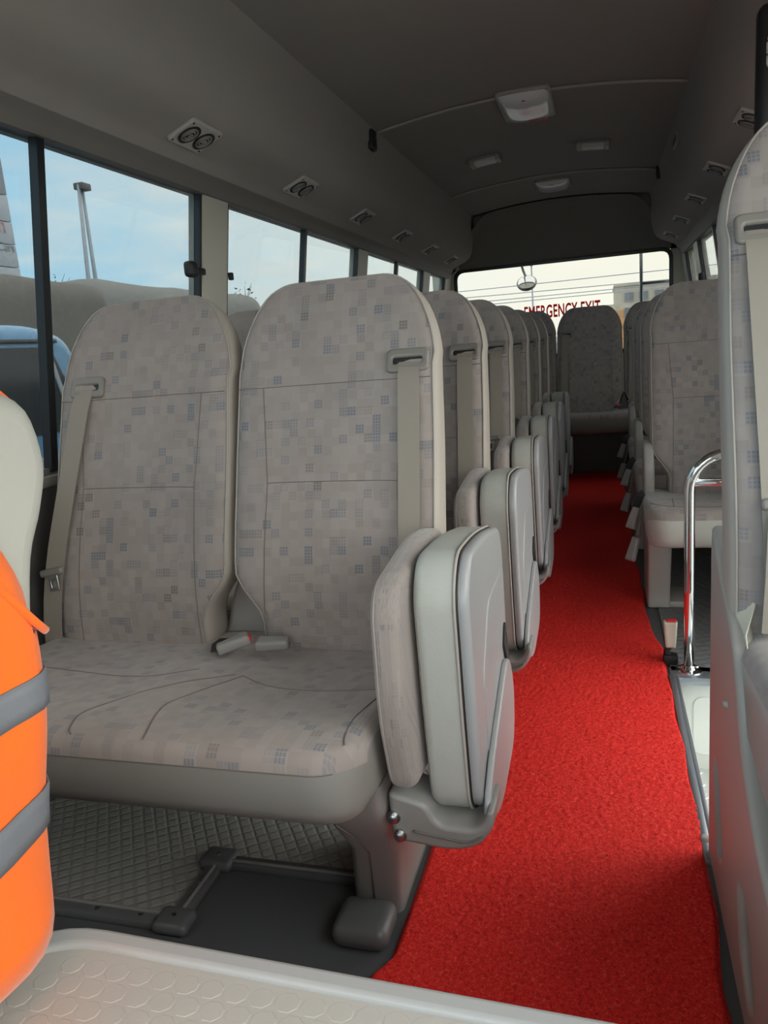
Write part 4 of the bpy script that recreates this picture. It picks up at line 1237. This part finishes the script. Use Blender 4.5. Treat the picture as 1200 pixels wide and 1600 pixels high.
tree(-60, 76.5, 14.3, 2.1, 1, 'open scrubby tree just right of the black window bar', 150)
tree(-60, 81, 13.2, 2.2, 2, 'low dark tree left of the lamp post', 300)
tree(-60, 89, 13.4, 4.5, 3, 'wide dark tree right of the lamp post', 420)
tree(-60, 98, 12.8, 4.0, 5, 'low tree farther right along the skyline behind the truck', 360)
tree(-60, 126, 16.5, 2.6, 4, 'small sparse tree seen through the second left window', 90)
# behind the bus: building, pole, wires
bd = empty('far_building', (4.5, 92, GZ), 'cream flat-roofed building seen through the rear window', 'building')
B3 = (4.5, 92, GZ)
link('wall', rbox(1.4, 12, 90, 100, GZ, 5.75, 0), 'bld', bd, B3)
link('wall', rbox(.2, 1.5, 89.5, 99, GZ, 3.9, 0), 'bld', bd, B3)
link('wall', rbox(1.55, 2.3, 89.7, 90.1, GZ, 3.2, 0), 'bldo', bd, B3)
link('roof_edge', rbox(1.3, 12.1, 89.8, 100, 5.75, 5.95, 0), 'bld', bd, B3)
for zc in (1.2, 3.0, 4.6):
    for xc in (2.9, 4.4, 6.0, 7.6, 9.4):
        wi = link('window', rbox(xc-.55, xc+.55, 89.85, 90.1, zc-.5, zc+.5, 0), 'bld', bd, B3)
        link('pane', rbox(xc-.48, xc+.48, 89.80, 89.9, zc-.42, zc+.42, 0), 'win', wi, B3); 
        wi.children[0].location = (0, 0, 0)
up_ = empty('utility_pole', (-2.08, 25, GZ), 'thin grey pole standing behind the rear window mirror', 'pole')
link('shaft', tube([(0, 0, 0), (0, 0, 4.05)], [.035, .022], 8), 'post', up_); link('cap', rbox(-.05, .05, -.05, .05, 4.02, 4.12, .01), 'post', up_)
for k, (za, zb) in enumerate(((3.65, 3.67), (3.32, 3.23), (2.88, 2.87), (3.05, 3.02))):
    P = [(-22+i*2.2, 40, za+(zb-za)*(-22+i*2.2+7)/9-.004*(10-abs(i-8))) for i in range(18)]
    o = link('power_line', tube(P, .022, 6), 'post'); tag(o, f'{["topmost", "second", "lowest", "third"][k]} thin power line behind the rear window', 'cable', 'power lines')
# mirror hanging outside the rear window, and ladder
mr = empty('rear_mirror', (-.585, 6.52, 1.41), 'round convex mirror on a bent arm outside the rear window', 'mirror')
mm = lathe([(.0, .016), (.04, .014), (.075, .004), (.083, -.004), (.078, -.014), (.05, -.024), (.0, -.028)][1:-1], 24); 
mm.transform(frame_mtx((0, 0, 0), (1, .1, 0), (0, -.55, .85)).inverted() if False else frame_mtx((0, 0, 0), (1, 0, .0), (0, .62, .78)))
link('shell', mm, 'post', mr)
gl_ = lathe([(.070, 0), (.05, .009), (.01, .013)], 24); gl_.transform(frame_mtx((0, -.012, .004), (1, 0, 0), (0, .62, .78))); link('mirror_face', gl_, 'chrome', mr)
link('arm', tube(smooth_pts([(0, .02, .03), (-.03, .03, .11), (-.045, -.05, .20), (-.05, -.25, .24)], 5), .010, 8), 'post', mr)
ld = empty('rear_ladder', (.42, 6.36, .6), 'grey ladder fixed outside the right part of rear window', 'ladder')
for x in (.295, .60): link('rail', tube([(x-.42, 0, -.5), (x-.42, 0, 1.35)], .013, 10), 'post', ld)
for z in (-.40, 1.25):
    for x in (.295, .60): link('bracket', tube([(x-.42, -.11, z), (x-.42, 0, z)], .010, 8), 'post', ld)
for z in (.4, .705, 1.02, -.2, .1): link('rung', tube([(.295-.42, 0, z), (.60-.42, 0, z)], .011, 8), 'post', ld)
